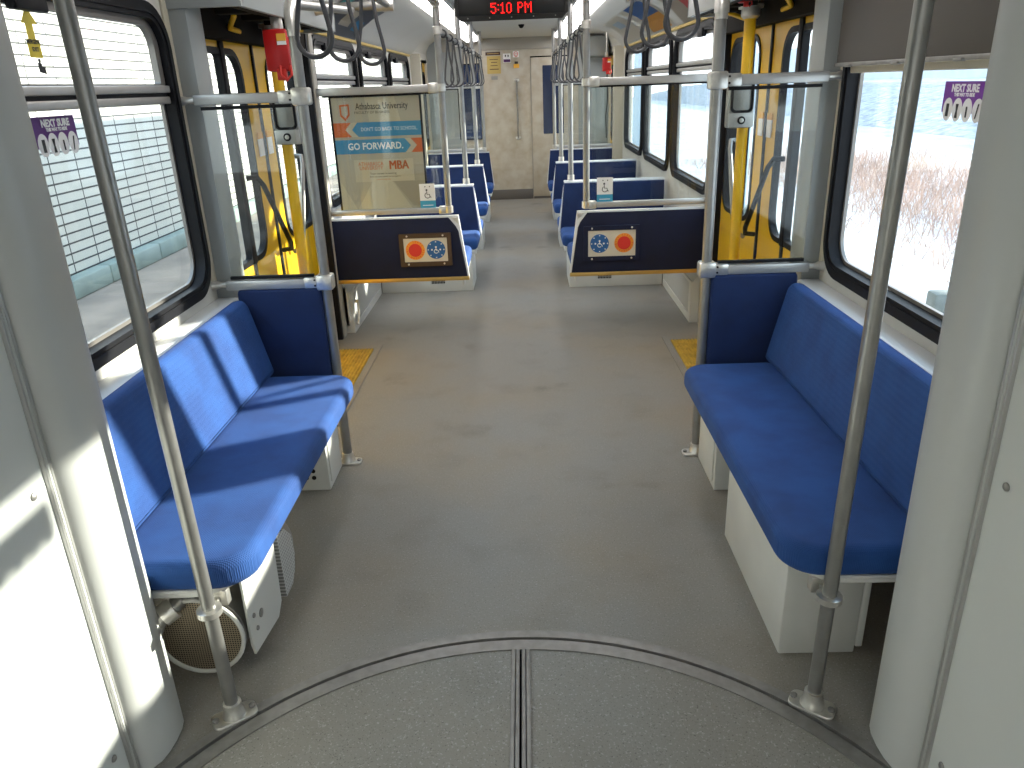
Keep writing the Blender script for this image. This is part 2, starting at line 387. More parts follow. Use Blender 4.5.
# curved coving between the ceiling and the side walls
cv = [(.64, 2.07), (.80, 2.055), (.92, 2.03), (1.02, 1.985), (1.10, 1.93), (1.155, 1.87), (1.18, 1.845), (1.2, 1.84)]
for s in (-1, 1):
    struct('ceiling', prism([(s*x, z) for x, z in cv]+[(s*x, z+.03) for x, z in cv[::-1]], 1.5, 9.2), 'ceil')
    cv2 = [(.64, 2.07), (1.0, 2.07), (1.09, 2.055), (1.155, 2.01), (1.19, 1.95), (1.2, 1.90)]
    struct('ceiling', prism([(s*x, z) for x, z in cv2]+[(s*x, z+.03) for x, z in cv2[::-1]], 9.2, YE), 'ceil')
    struct('trim_%d' % (62+(s > 0)), plate([[(.80, .0), (1.2, .0), (1.2, 1.96), (1.15, 2.06), (.80, 2.065)]], .01, lambda u, v, w, s=s: (s*u, YE-.006+w, v)), 'greywall')
    struct('ceiling', bx(s*.68, s*1.2, Y0, 1.5, 2.07, 2.13), 'ceil')
# joint columns, seams and white joint panels
for s in (-1, 1):
    dy = .055 if s < 0 else 0; dx = .012 if s < 0 else 0
    P = [(.895, 1.27), (.872, 1.282), (.857, 1.305), (.850, 1.335), (.848, 1.37), (.850, 1.405), (.857, 1.43), (.868, 1.447), (.885, 1.458), (.93, 1.462), (1.2, 1.462), (1.2, 1.27)]
    struct('trim_%d' % (8+s), plate([[(s*(x+dx), y+dy) for x, y in P]], 2.06, flat(1.035)), 'column')
    for k, yy in enumerate((1.264, 1.255, 1.246)):
        struct('trim_%d' % (12+k+3*(s > 0)), bx(s*(.889-k*.001+dx), s*.93, yy+dy-.0036, yy+dy+.0036, 0, 2.06, bev=.0025), 'alum' if k != 1 else 'column')
    jp = struct('wall_%s_joint' % SN[s], bx(s*(.895+dx), s*.93, -.3, 1.242+dy, .0, 2.07), 'joint')
    for yy, zz in ((1.20, .13), (1.20, .80), (1.20, 1.5), (.75, .13), (.75, .8)):
        r = new(); lathe(r, (s*(.895+dx), yy+dy, zz), [(.009, .004*s), (.008, -.003*s), (.004, -.006*s)], 'x', 12)
        obj('rivet', r, 'dull', jp)
    struct('wall_%s_joint' % SN[s], bx(s*.93, s*1.2, -.3, -.2, 0, 2.07), 'joint')

# door pillars, header boxes and their dark insides
for s in (-1, 1):
    pl = [(1.2, 2.95), (1.130, 2.95), (1.106, 2.985), (1.106, 3.03), (1.19, 3.03), (1.21, 3.10), (1.30, 3.10), (1.30, 3.06), (1.2, 3.06)]
    struct('trim_20' if s < 0 else 'trim_21', plate([[(s*x, y) for x, y in pl]], 1.90, flat(.95)), 'greywall')
    struct('trim_22' if s < 0 else 'trim_23', bx(s*1.19, s*1.20, 2.91, 2.95, .79, 1.95, bev=.003), 'cream')
    struct('trim_24' if s < 0 else 'trim_25', bx(s*1.150, s*1.30, 4.69, 4.77, 0, 1.90, bev=.006), 'jamb')
    struct('trim_%d' % (64+(s > 0)), bx(s*1.158, s*1.30, 4.655, 4.688, 0, 1.89, bev=.003), 'rubber')
    struct('trim_26' if s < 0 else 'trim_27', bx(s*1.09, s*1.30, 9.24, 9.34, 0, 1.86, bev=.006), 'cream')
    for q, (a, b) in enumerate(((2.95, 4.40), (9.24, YE))):
        if q == 1:
            struct('trim_%d' % (34+(s > 0)), bx(s*1.2, s*1.31, a, b-.06, 1.80, 1.83), 'mech'); continue
        h = struct('trim_%d' % (30+q+2*(s > 0)), bx(s*.925, s*.945, a, b, 1.79, 2.04, bev=.003), 'greywall')
        obj('cover_strip', bx(s*1.165, s*1.225, a+.15, 4.68, 1.715, 1.90, bev=.004), 'mech', h)
        obj('soffit', bx(s*.945, s*.99, a+.02, b-.02, 1.793, 1.81), 'mech', h)
        obj('end_cap', join(bx(s*.925, s*1.199, a-.008, a+.012, 1.79, 2.02), bx(s*.925, s*1.199, b-.02, b, 1.79, 2.02)), 'greywall', h)
        obj('dark_lining', bx(s*.945, s*1.31, a+.02, 4.68, 1.90, 1.92), 'mech', h)
        # door engine: shaft, cranks, cylinders
        if q == 0:
            e = new(); tube(e, [(s*1.05, a+.1, 1.83), (s*1.05, b-.1, 1.83)], .022)
            for k in range(4):
                y = a+.25+k*.30; box(e, s*.99, s*1.12, y, y+.06, 1.79, 1.88, bev=.006)
            obj('door_engine', e, 'mech', h)
            y1 = new(); tube(y1, [(s*1.08, 3.30, 1.80), (s*1.10, 3.36, 1.795), (s*1.16, 3.46, 1.76), (s*1.17, 3.60, 1.755)], .011)
            tube(y1, [(s*1.08, 4.30, 1.80), (s*1.10, 4.24, 1.795), (s*1.16, 4.15, 1.76)], .011)
            obj('yellow_crank', y1, 'yellow', h)
# cove track strips, cream sill ledge over the benches
for s in (-1, 1):
    struct('trim_%d' % (40+(s > 0)), bx(s*1.178, s*1.198, 4.80, 9.1, 1.826, 1.884, bev=.004), 'tanstrip')
    struct('trim_%d' % (42+(s > 0)), bx(s*1.115, s*1.2, 1.465, 2.95, .70, .744, bev=.006), 'whitetrim')
    struct('baseboard_'+SN[s], bx(s*1.17, s*1.2, 4.78, 9.24, 0, .07), 'base')
# unseen panels added outside above the doorways, so that the sun cannot slip in
for s in (-1, 1):
    for q, (a, b) in enumerate(DOORS):
        struct('trim_%d' % (46+q+2*(s > 0)), bx(s*1.27, s*1.33, a-.02, b+.02, 1.80, 2.3), 'outer')

# ------------------------------------------------------------------ windows
def window(n, s, y, z, transom, xf=1.2):
    y0, y1 = y; z0, z1 = z
    w = empty('window_%d' % n, (s*1.22, (y0+y1)/2, z0), kind='structure')
    g = plate([rrect(y0, z0, y1, z1, .14, 8), rrect(y0+.05, z0+.05, y1-.05, z1-.05, .10, 8)], .05, side(s, 1.205))
    obj('gasket', g, 'rubber', w)
    g = plate([rrect(y0+.022, z0+.022, y1-.022, z1-.022, .12, 8), rrect(y0+.036, z0+.036, y1-.036, z1-.036, .11, 8)], .012, side(s, 1.180))
    obj('gasket_lip', g, 'rubber', w)
    fr = plate([rrect(y0+.048, z0+.048, y1-.048, z1-.048, .10, 8), rrect(y0+.062, z0+.062, y1-.062, z1-.062, .088, 8)], .012, side(s, 1.226))
    obj('window_frame', fr, 'sash', w)
    if transom:
        t = bx(s*1.190, s*1.24, y0+.05, y1-.05, transom+.006, transom+.03, bev=.004)
        box(t, s*1.195, s*1.24, y0+.05, y1-.05, transom-.03, transom-.006, bev=.004)
        obj('transom', t, 'alum', w)
        obj('transom_gap', bx(s*1.203, s*1.238, y0+.05, y1-.05, transom-.006, transom+.006), 'rubber', w)
        obj('pane', plate([rrect(y0+.06, z0+.06, y1-.06, transom-.01, .05)], .006, side(s, 1.23)), 'glass', w)
        obj('pane', plate([rrect(y0+.06, transom+.01, y1-.06, z1-.06, .05)], .006, side(s, 1.23)), 'glass', w)
        hs = plate([rrect(y0+.052, transom+.03, y1-.052, z1-.05, [.09, .09, .01, .01], 6), rrect(y0+.085, transom+.035, y1-.085, z1-.072, [.07, .07, .01, .01], 6)], .022, side(s, 1.214))
        obj('vent_sash', hs, 'sash', w)
        c = (y0+y1)/2-(.18 if z1 < 1.81 else .25)
        obj('latch', bx(s*1.17, s*1.20, c-.07, c+.07, z1-.085, z1-.035, bev=.006), 'rubber', w)
    else:
        obj('pane', plate([rrect(y0+.06, z0+.06, y1-.06, z1-.06, .08)], .006, side(s, 1.23)), 'glass', w)
    return w
k = 1
for s in (-1, 1):
    window(k, s, NEARW, ZW, 1.51 if s < 0 else None); k += 1
    for w in FARW: window(k, s, w, ZF, 1.57); k += 1
    for w in BACKWS: window(k, s, w, ZW, 1.51); k += 1

# ------------------------------------------------------------------ yellow folding doors
def door(n, s, a, b, near=True):
    d = empty('door_%d' % n, (s*1.24, (a+b)/2, 0), kind='structure')
    L = (b-a)/4
    for i in range(4):
        y0, y1 = a+i*L, a+(i+1)*L; hinge_hi = (i % 2 == 0)   # window is open towards the folding hinge
        if hinge_hi: w0, w1, rr = y0+.19, y1-.028, [.02, .10, .10, .02]
        else: w0, w1, rr = y0+.028, y1-.19, [.10, .02, .02, .10]
        if i in (0, 3): 
            if hinge_hi: w0 = y0+.07
            else: w1 = y1-.07
        out = rrect(w0-.022, .765, w1+.022, 1.69, [q+.02 for q in rr], 6); inn = rrect(w0, .79, w1, 1.665, rr, 6)
        lf = obj('door_leaf', plate([rrect(y0+.006, .03, y1-.006, 1.83, .004, 1), out], .02, side(s, 1.238)), 'yellow', d)
        obj('gasket', plate([out, inn], .03, side(s, 1.237)), 'rubber', lf)
        obj('pane', plate([inn], .006, side(s, 1.24)), 'glass', lf)
    for i, y in enumerate((a+L, a+3*L)):       # folding hinges
        h = bx(s*1.216, s*1.255, y-.024, y+.024, .76, 1.80, bev=.006); box(h, s*1.219, s*1.255, y-.014, y+.014, .03, .77, bev=.004)
        obj('hinge_strip', h, 'rubber', d)
    obj('centre_seal', bx(s*1.218, s*1.258, a+2*L-.013, a+2*L+.013, .03, 1.83, bev=.006), 'rubber', d)
    if near:
        h = new(); tube(h, [(s*1.20, a+L, 1.15), (s*1.165, a+L+.03, 1.15), (s*1.15, a+L+.06, 1.11), (s*1.15, a+2*L-.05, .79), (s*1.16, a+2*L-.02, .755), (s*1.21, a+2*L, .745)], .012, 10)
        obj('grab_handle', h, 'rubber', d)
        h = new(); tube(h, [(s*1.20, b-L, 1.18), (s*1.16, b-L-.02, 1.18), (s*1.15, b-L-.05, 1.14), (s*1.15, b-L-.20, .80), (s*1.16, b-L-.22, .73), (s*1.21, b-L-.23, .70)], .012, 10)
        obj('grab_handle', h, 'steel', d)
        for yy in (a+2*L-.07, a+2*L+.07):
            obj('warning_label', bx(s*1.219, s*1.223, yy-.035, yy+.035, 1.22, 1.30), 'signwhite', d)
            obj('warning_label', bx(s*1.218, s*1.2225, yy-.035, yy+.035, 1.30, 1.33), 'label', d)
    obj('threshold', bx(s*1.2, s*1.30, a, b, -.02, .012, bev=.003), 'alum', d)
    return d
door(1, -1, *DOORS[0]); door(2, 1, *DOORS[0]); door(3, -1, *DOORS[1], near=False); door(4, 1, *DOORS[1], near=False)

for s in (-1, 1):
    sd = SN[s]
    p = empty('door_post', (s*1.12, 3.84, 0), 'yellow door post with a kinked shaft at the %s doorway' % sd, 'post')
    h = new(); tube(h, [(s*1.10, 3.84, 0), (s*1.10, 3.83, .75), (s*1.095, 3.815, .90), (s*1.095, 3.815, 1.0), (s*1.10, 3.84, 1.14), (s*1.10, 3.84, 1.78)], .026, 16)
    obj('shaft', h, 'yellow', p)
    c = new(); lathe(c, (s*1.10, 3.84, 1.74), [(.032, 0), (.042, .01), (.042, .05), (.03, .055), (.03, .16)]); box(c, s*1.05, s*1.15, 3.81, 3.87, 1.78, 1.80, bev=.004)
    obj('top_fitting', c, 'bright', p)
    b = empty('door_control_box', (s*1.062, 3.77, 1.25), 'grey door control box with a key lock on the %s yellow post' % sd, 'control box')
    obj('housing', bx(s*1.004, s*1.12, 3.74, 3.812, 1.272, 1.50, bev=.008), 'steel', b)
    obj('window_frame', plate([rrect(-.052, -.075, .052, .075, .022), rrect(-.041, -.064, .041, .064, .016)], .008, front(3.738, s*1.062, 1.415)), 'rubber', b)
    obj('lock_plate', bx(s*1.004, s*1.12, 3.732, 3.741, 1.276, 1.338, bev=.002), 'alum', b)
    l = new(); lathe(l, (s*1.062, 3.733, 1.307), [(.018, 0), (.018, -.006), (.013, -.008)], 'y')
    lk = obj('lock_ring', l, 'rubber', b)
    l = new(); lathe(l, (s*1.062, 3.727, 1.307), [(.010, 0), (.010, -.004), (.004, -.006)], 'y')
    obj('key_button', l, 'bright', lk)
# red emergency release boxes
def red_box(x, y, z, label, k=1.):
    r = empty('emergency_release', (x, y, z), label, 'release box')
    def q(a, b, c, d, e, f, bev=0): return bx(x+a*k, x+b*k, y+c*k, y+d*k, z+e*k, z+f*k, bev=bev)
    obj('case', q(-.05, .05, -.035, .06, -.10, .06, .008), 'boxred', r)
    obj('bracket', q(-.02, .02, .0, .04, .055, .12, .003), 'bright', r)
    obj('warning_label', q(.008, .045, -.039, -.034, .015, .042), 'label', r)
    obj('warning_label', q(.008, .045, -.039, -.0345, -.0, .014), 'signwhite', r)
    h = new(); tube(h, [(x+.01*k, y-.04*k, z-.08*k), (x+.01*k, y-.055*k, z-.115*k), (x+.035*k, y-.055*k, z-.135*k), (x+.055*k, y-.05*k, z-.115*k), (x+.05*k, y-.035*k, z-.08*k)], .006*k, 10)
    box(h, x-.01*k, x+.03*k, y-.04*k, y-.015*k, z-.135*k, z-.09*k, bev=.005*k); obj('pull_handle', h, 'red', r)
    return r
red_box(-.955, 3.42, 1.685, 'red emergency release box hanging over the near left doorway')
red_box(1.06, 9.75, 1.70, 'small red emergency release box beside the cab wall on the right', .95)
red_box(1.03, 3.70, 1.845, 'red emergency release half hidden above the near right doorway', .5)
far_box = [o for o in bpy.data.objects if o.get('label', '').startswith('small red emergency')][0]
obj('hanger', tube(new(), [(1.06, 9.77, 1.80), (1.06, 9.77, 2.07)], .008, 8), 'bright', far_box)
obj('cable', tube(new(), [(1.065, 9.76, 1.60), (1.075, 9.76, 1.3), (1.055, 9.76, 1.1), (1.065, 9.76, .85)], .006, 8), 'rubber', far_box)
if True:
    eb = empty('equipment_box', (1.06, YE, 1.85), 'grey steel equipment box high up in the right cab corner', 'box')
    obj('case', bx(.90, 1.16, YE-.34, YE-.0, 1.80, 2.03, bev=.006), 'greywall', eb)
    obj('lid', bx(.912, 1.148, YE-.352, YE-.34, 1.812, 2.018, bev=.004), 'greywall', eb)

# ------------------------------------------------------------------ poles
def flange(bm, x, y, s):
    """diamond foot plate"""
    n = 24; a = .075; b = .042; pts = []
    for k in range(n):
        t = 2*PI*k/n; pts.append((x+a*math.cos(t)*(1 if 1 else 1), y+b*math.sin(t)*(abs(math.sin(t))**.3)))
    return pts
def pole(x, y, z0, z1, label, foot=True, rot=0., lean=0., rings=(), top=None, group=None, r=.0195):
    p = empty('grab_pole', (x, y, z0), label, 'pole', group)
    obj('shaft', tube(new(), [(x, y, z0), (x+lean, y, z1)], r, 20), 'steel', p)
    if foot:
        f = slab(rrect(x-.056, y-.031, x+.056, y+.031, .018), z0, z0+.010, .003)
        lathe(f, (x, y, z0+.010), [(.030, 0), (.028, .010), (.024, .016), (.0225, .040), (.0175, .042)])
        bmesh.ops.rotate(f, verts=f.verts, cent=(x, y, 0), matrix=Matrix.Rotation(rot, 3, 'Z'))
        fo = obj('foot_flange', f, 'bright', p)
        for q in (-1, 1):
            b = new(); lathe(b, (x+q*.046*math.cos(rot), y+q*.046*math.sin(rot), z0+.011), [(.009, 0), (.009, .005), (.006, .007)], n=8); obj('bolt', b, 'dull', fo)
    for zz in rings:
        b = new(); lathe(b, (x, y, zz-.022), [(.0215, 0), (.027, .003), (.027, .041), (.0215, .044)]); obj('collar', b, 'bright', p)
    return p
NP = {}
for s in (-1, 1):
    sd = SN[s]
    p = pole(s*.742, 1.50, 0, 2.07, 'full-height steel pole at the near end of the %s bench' % sd, rot=-s*.6, lean=s*.028, r=.0168)
    c = new(); lathe(c, (s*.747, 1.5, .325), [(.017, 0), (.030, .003), (.030, .018), (.017, .021)])
    box(c, s*.747-.008-.03*0, s*.745+.008, 1.515, 1.56, .330, .342, bev=.003); box(c, s*.72, s*.77, 1.545, 1.57, .315, .36, bev=.003)
    obj('seat_clamp', c, 'bright', p)
    p = pole(s*.748, 2.92, 0, 1.74, 'steel pole joining the screen rails at the far end of the %s bench' % sd)
    e = new(); tube(e, [(s*.748, 2.92, 1.705), (s*.748, 2.92, 1.755), (s*.748, 2.935, 1.780), (s*.748, 2.97, 1.79)], .026, 16)
    tube(e, [(s*.748, 2.92, 1.685), (s*.748, 2.92, 1.71)], .0225, 16)
    obj('top_elbow', e, 'bright', p)
    for zz in (1.487, .803):
        b = bx(s*.748-.032, s*.748+.032, 2.89, 2.95, zz-.03, zz+.03, bev=.008); box(b, s*.77, s*.83, 2.898, 2.942, zz-.022, zz+.022, bev=.006)
        cl = obj('rail_clamp', b, 'bright', p)
        for q in (-.010, .012):
            d = new(); lathe(d, (s*.785, 2.898, zz+q), [(.004, 0), (.004, -.003)], 'y', 8); obj('screw', d, 'mech', cl)
rowY = {1: 4.72, 2: 6.22, 3: 7.82, 4: 9.42}
ORD = {1: 'first', 2: 'second', 3: 'third', 4: 'fourth'}
for s in (-1, 1):
    for r in (1, 2, 3, 4):
        x = s*(.422 if r == 1 else .418)
        pole(x, rowY[r], .79, 2.07, '%s steel aisle pole from the front on the %s side' % (ORD[r], SN[s]), foot=False, rings=(.795, 1.80) if r > 1 else (.80, 1.497, 1.80))

# overhead rails
for s in (-1, 1):
    sd = SN[s]
    R = empty('overhead_rail', (s*.58, 3.2, 1.87), 'steel strap rail with a cross tube above the %s doorway' % sd, 'handrail')
    t = new(); tube(t, [(s*.58, 1.6, 1.875), (s*.58, 4.0, 1.875)], .017, 14); obj('rail', t, 'steel', R)
    t = new(); tube(t, [(s*.57, 4.0, 1.872), (s*.925, 4.0, 1.872)], .019, 14); obj('cross_tube', t, 'steel', R)
    t = new(); tube(t, [(s*.55, 4.0, 1.872), (s*.64, 4.0, 1.872)], .028, 16); tube(t, [(s*.58, 4.0, 1.86), (s*.58, 4.0, 2.07)], .02, 14); obj('tee_fitting', t, 'bright', R)
    obj('wall_flange', tube(new(), [(s*.83, 4.0, 1.872), (s*.926, 4.0, 1.872)], [.022, .034], 14), 'bright', R)
    obj('hanger', tube(new(), [(s*.58, 1.6, 1.86), (s*.58, 1.6, 2.07)], .02, 14), 'bright', R)
    R = empty('overhead_rail', (s*.748, 3.2, 1.82), 'short steel tube running from the %s bench pole to the cross tube' % sd, 'handrail')
    t = new(); tube(t, [(s*.748, 2.96, 1.79), (s*.748, 3.98, 1.852)], .017, 14); obj('rail', t, 'steel', R)
    R = empty('overhead_rail', (s*.444, 4.1, 1.93), 'upper steel rail ahead of the %s screen pole under the lights' % sd, 'handrail')
    t = new(); tube(t, [(s*.422, 1.8, 1.935), (s*.422, 4.70, 1.935)], .017, 14); obj('rail', t, 'steel', R)
    t = new()
    for yy in (2.2, 3.85): tube(t, [(s*.422, yy, 1.925), (s*.422, yy, 2.07)], .014, 12); tube(t, [(s*.422, yy-.03, 1.935), (s*.422, yy+.03, 1.935)], .024, 12)
    tube(t, [(s*.422, 4.62, 1.935), (s*.422, 4.72, 1.935)], .024, 14)
    obj('hanger', t, 'bright', R)
    R = empty('overhead_rail', (s*.43, 7, 1.80), 'long strap rail above the aisle edge of the %s seat rows' % sd, 'handrail')
    t = new(); tube(t, [(s*.420, 4.74, 1.80), (s*.418, 9.40, 1.80)], .015, 12); obj('rail', t, 'steel', R)
def strap(x, y, zt, zb, w, label, group, r=.0085):
    o = empty('hand_strap', (x, y, zb), label, 'hand strap', group); n = 14
    H = zt-zb; pts = []
    rb = w/2
    for k in range(n+1):
        a = PI+PI*k/n; pts.append((x, y+0, 0, a))
    path = [(x-rb*.45, y, zt)]
    path += [(x-rb*.62, y, zt-H*.35), (x-rb*.88, y, zt-H*.62)]
    path += [(x+rb*math.cos(PI+PI*k/n), y, zb+rb*1.0+rb*math.sin(PI+PI*k/n)) for k in range(n+1)]
    path += [(x+rb*.88, y, zt-H*.62), (x+rb*.62, y, zt-H*.35), (x+rb*.45, y, zt)]
    path += [(x, y, zt+.012)]
    obj('loop', tube(new(), path, r, 10, closed=True), 'strap', o)
    c = new(); tube(c, [(x, y-.022, zt+.02), (x, y+.022, zt+.02)], .024, 12); obj('clip', c, 'strap', o)
    return o
nm3 = ['nearest', 'middle', 'farthest']
for s, ys in ((-1, (2.534, 2.947, 3.483)), (1, (2.754, 3.283, 3.787))):
    for i, y in enumerate(ys):
        o = strap(s*.58, y, 1.85, 1.60 if s < 0 else 1.618, .108, '%s of the three big grey strap loops above the %s doorway' % (nm3[i], SN[s]), 'strap loops above the doorways', .0078)
    n = 0
    first = None
    for g, (a, b) in enumerate(((5.05, 5.95), (6.55, 7.5), (8.15, 9.1))):
        for i in range(3):
            y = a+(b-a)*i/2
            lb = '%s grey strap loop between the %s and %s aisle poles, %s side' % (['nearest', 'middle', 'farthest'][i], ORD[g+1], ORD[g+2], SN[s])
            if first is None:
                first = strap(s*.420, y, 1.78, 1.50, .095, lb, 'strap loops along the aisle', .006); o = first
            else:
                o = copy_tree(first); o.location.y = y; o['label'] = lb
# ------------------------------------------------------------------ long benches
for s in (-1, 1):
    sd = SN[s]
    B = empty('long_bench', (s*.85, 2.12, 0), 'long blue fabric bench along the %s wall under the window' % sd +(', striped with sunlight' if s < 0 else ', in shade'), 'bench')
    P = rrect(.645, 1.52, 1.01, 2.82, [.04, .09, .10, .04], 8)
    P = [(s*x, y) for x, y in P]
    obj('seat_cushion', slab(P, .370, .454, .030, seg=6), 'blue', B)
    P2 = rrect(.690, 1.522, 1.0, 2.80, [.03, .09, .11, .03], 8)
    obj('seat_pan', slab([(s*x, y) for x, y in P2], .356, .376, .004, seg=1), 'white', B)
    # backrest leaning against the wall
    a = math.atan2(.075, .33)
    def fb(u, v, w, s=s):
        x = 1.045 - w*math.cos(a) + v*math.sin(a) ; z = .425 + v*math.cos(a) + w*math.sin(a)
        return (s*x, u, z)
    obj('backrest', slab(rrect(1.53, 0, 2.885, .332, [.05, .05, .02, .02], 6), 0, .06, .024, fb, seg=6), 'blue', B)
    obj('backrest_board', bx(s*1.125, s*1.19, 1.48, 2.89, .38, .70), 'white', B)
    if s > 0:
        obj('pedestal', bx(.715, .925, 1.69, 2.29, 0, .356, bev=.006), 'white', B)
        obj('pedestal', bx(.750, .93, 2.60, 2.88, 0, .356, bev=.006), 'white', B)
        obj('pedestal_lip', bx(.925, .945, 1.69, 1.73, 0.02, .356, bev=.004), 'white', B)
        b = obj('access_plate', bx(.744, .750, 2.62, 2.80, .03, .33, bev=.002), 'white', B)
    else:
        obj('pedestal', bx(-.945, -.769, 2.68, 2.89, 0, .356, bev=.006), 'white', B)
        pp = obj('access_plate', bx(-.771, -.764, 2.70, 2.87, .03, .335, bev=.002), 'white', B)
        for i in range(3):
            for j in range(3):
                h = new(); lathe(h, (-.89+.03*i, 2.679, .06+.03*j), [(.009, 0), (.009, -.003)], 'y', 10); obj('vent_hole', h, 'mech', B)
    obj('wall_bracket', bx(s*1.0, s*1.19, 1.55, 2.88, .33, .38, bev=.004), 'white', B)

# heater under the left bench
Hh = empty('bench_heater', (-.857, 1.8, 0), 'round heater with a wire mesh end below the left bench', 'heater')
d = new(); lathe(d, (-.857, 1.632, .152), [(.113, 0), (.113, .010)], 'y', 40); obj('mesh_screen', d, 'wire', Hh)
d = new()
lathe(d, (-.857, 1.640, .152), [(.112, .006), (.118, .008), (.118, .46), (.112, .462)], 'y', 40)
obj('drum', d, 'steel', Hh)
obj('rim', tube(new(), [Vector((-.857+.117*math.cos(2*PI*k/40), 1.630, .152+.117*math.sin(2*PI*k/40))) for k in range(40)], .006, 8, closed=True), 'white', Hh)
cpl = plate([[(1.665, .06), (1.86, .03), (1.90, .06), (1.92, .352), (1.66, .352), (1.655, .10)]], .006, lambda u, v, w: (-.733+w-.012*0, u, v))
cov = obj('side_cover', cpl, 'white', Hh)
for yy, zz in ((1.69, .33), (1.69, .17), (1.70, .12), (1.89, .33)):
    b = new(); lathe(b, (-.730, yy, zz), [(.007, -.001), (.007, .004), (.004, .006)], 'x', 10); obj('screw', b, 'dull', cov)
b = new(); lathe(b, (-.730, 1.74, .14), [(.013, -.001), (.013, .003), (.006, .005)], 'x', 12); obj('knob', b, 'dull', cov)
d = new()
pr = [(1.93, .05), (2.0, .05), (2.035, .08), (2.055, .13), (2.045, .20), (2.0, .25), (1.93, .27)]
obj('perforated_end', plate([pr], .02, lambda u, v, w: (-.734+w, u, v)), 'perf', Hh)
d = new(); tube(d, [(-.97, 1.56, .03), (-.965, 1.565, .12), (-.95, 1.575, .20), (-.93, 1.59, .245), (-.905, 1.61, .26), (-.89, 1.66, .262)], .022, 12)
obj('inlet_pipe', d, 'steel', Hh)
d = new(); tube(d, [(-.925, 1.597, .248), (-.898, 1.615, .262)], .031, 14); obj('pipe_collar', d, 'bright', Hh)

# ------------------------------------------------------------------ glass screens at the benches
for s in (-1, 1):
    sd = SN[s]
    S_ = empty('glass_screen', (s*.97, 2.92, .36), 'glass screen over a blue padded end panel beside the %s bench' % sd, 'screen')
    obj('top_rail', bx(s*.825, s*1.14, 2.903, 2.937, 1.469, 1.505, bev=.005), 'alum', S_)
    obj('bottom_rail', bx(s*.825, s*1.14, 2.898, 2.942, .783, .820, bev=.005), 'alum', S_)
    for zz in (1.487, .803):
        w = new(); tube(w, [(s*1.14, 2.92, zz), (s*1.165, 2.92, zz), (s*1.198, 2.92, zz)], [.012, .012, .022], 12); obj('wall_mount', w, 'bright', S_)
    for zz in (1.458, .829): obj('rubber_seal', bx(s*.79, s*1.12, 2.912, 2.928, zz-.006, zz+.006), 'rubber', S_)
    obj('pane', bx(s*.79, s*1.115, 2.917, 2.923, .822, 1.465), 'sglass', S_)
    P = slab(rrect(.765, .36, 1.10, .785, [.02, .02, .02, .02], 4), 0, .045, .014, lambda u, v, w, s=s: (s*u, 2.895+w, v))
    obj('padded_panel', P, 'blue2', S_)

# ------------------------------------------------------------------ screens at row one
def slant_back(s, y, face, z0, z1, xi0, xi1, lean, thick, label_obj, mats, cham=True):
    """seat back: outline with the aisle edge leaning outward; face=-1 shows its upholstery to the camera"""
for s in (-1, 1):
    sd = SN[s]
    for q, (yy, lb) in enumerate(((4.72, 'glass screen between the doorway and the first seat, %s side' % sd), (9.32, 'far glass screen before the cab doorway, %s side' % sd))):
        xi = .422 if q == 0 else .42
        S_ = empty('glass_screen', (s*.8, yy, .78), lb, 'screen')
        obj('top_rail', bx(s*(xi+.03), s*1.150, yy-.018, yy+.018, 1.475, 1.518, bev=.005), 'alum', S_)
        obj('bottom_rail', bx(s*(xi+.03), s*1.150, yy-.018, yy+.018, .782, .815, bev=.005), 'alum', S_)
        obj('rail_clamp', bx(s*(xi+.012), s*(xi+.075), yy-.024, yy+.024, 1.468, 1.525, bev=.008), 'bright', S_)
        obj('rail_clamp', bx(s*(xi+.012), s*(xi+.06), yy-.024, yy+.024, .775, .822, bev=.008), 'bright', S_)
        obj('pane', bx(s*(xi+.035), s*1.12, yy-.003, yy+.003, .815, 1.475), 'sglass', S_)
        obj('rubber_seal', bx(s*(xi+.05), s*1.12, yy-.008, yy+.008, 1.466, 1.475), 'rubber', S_)

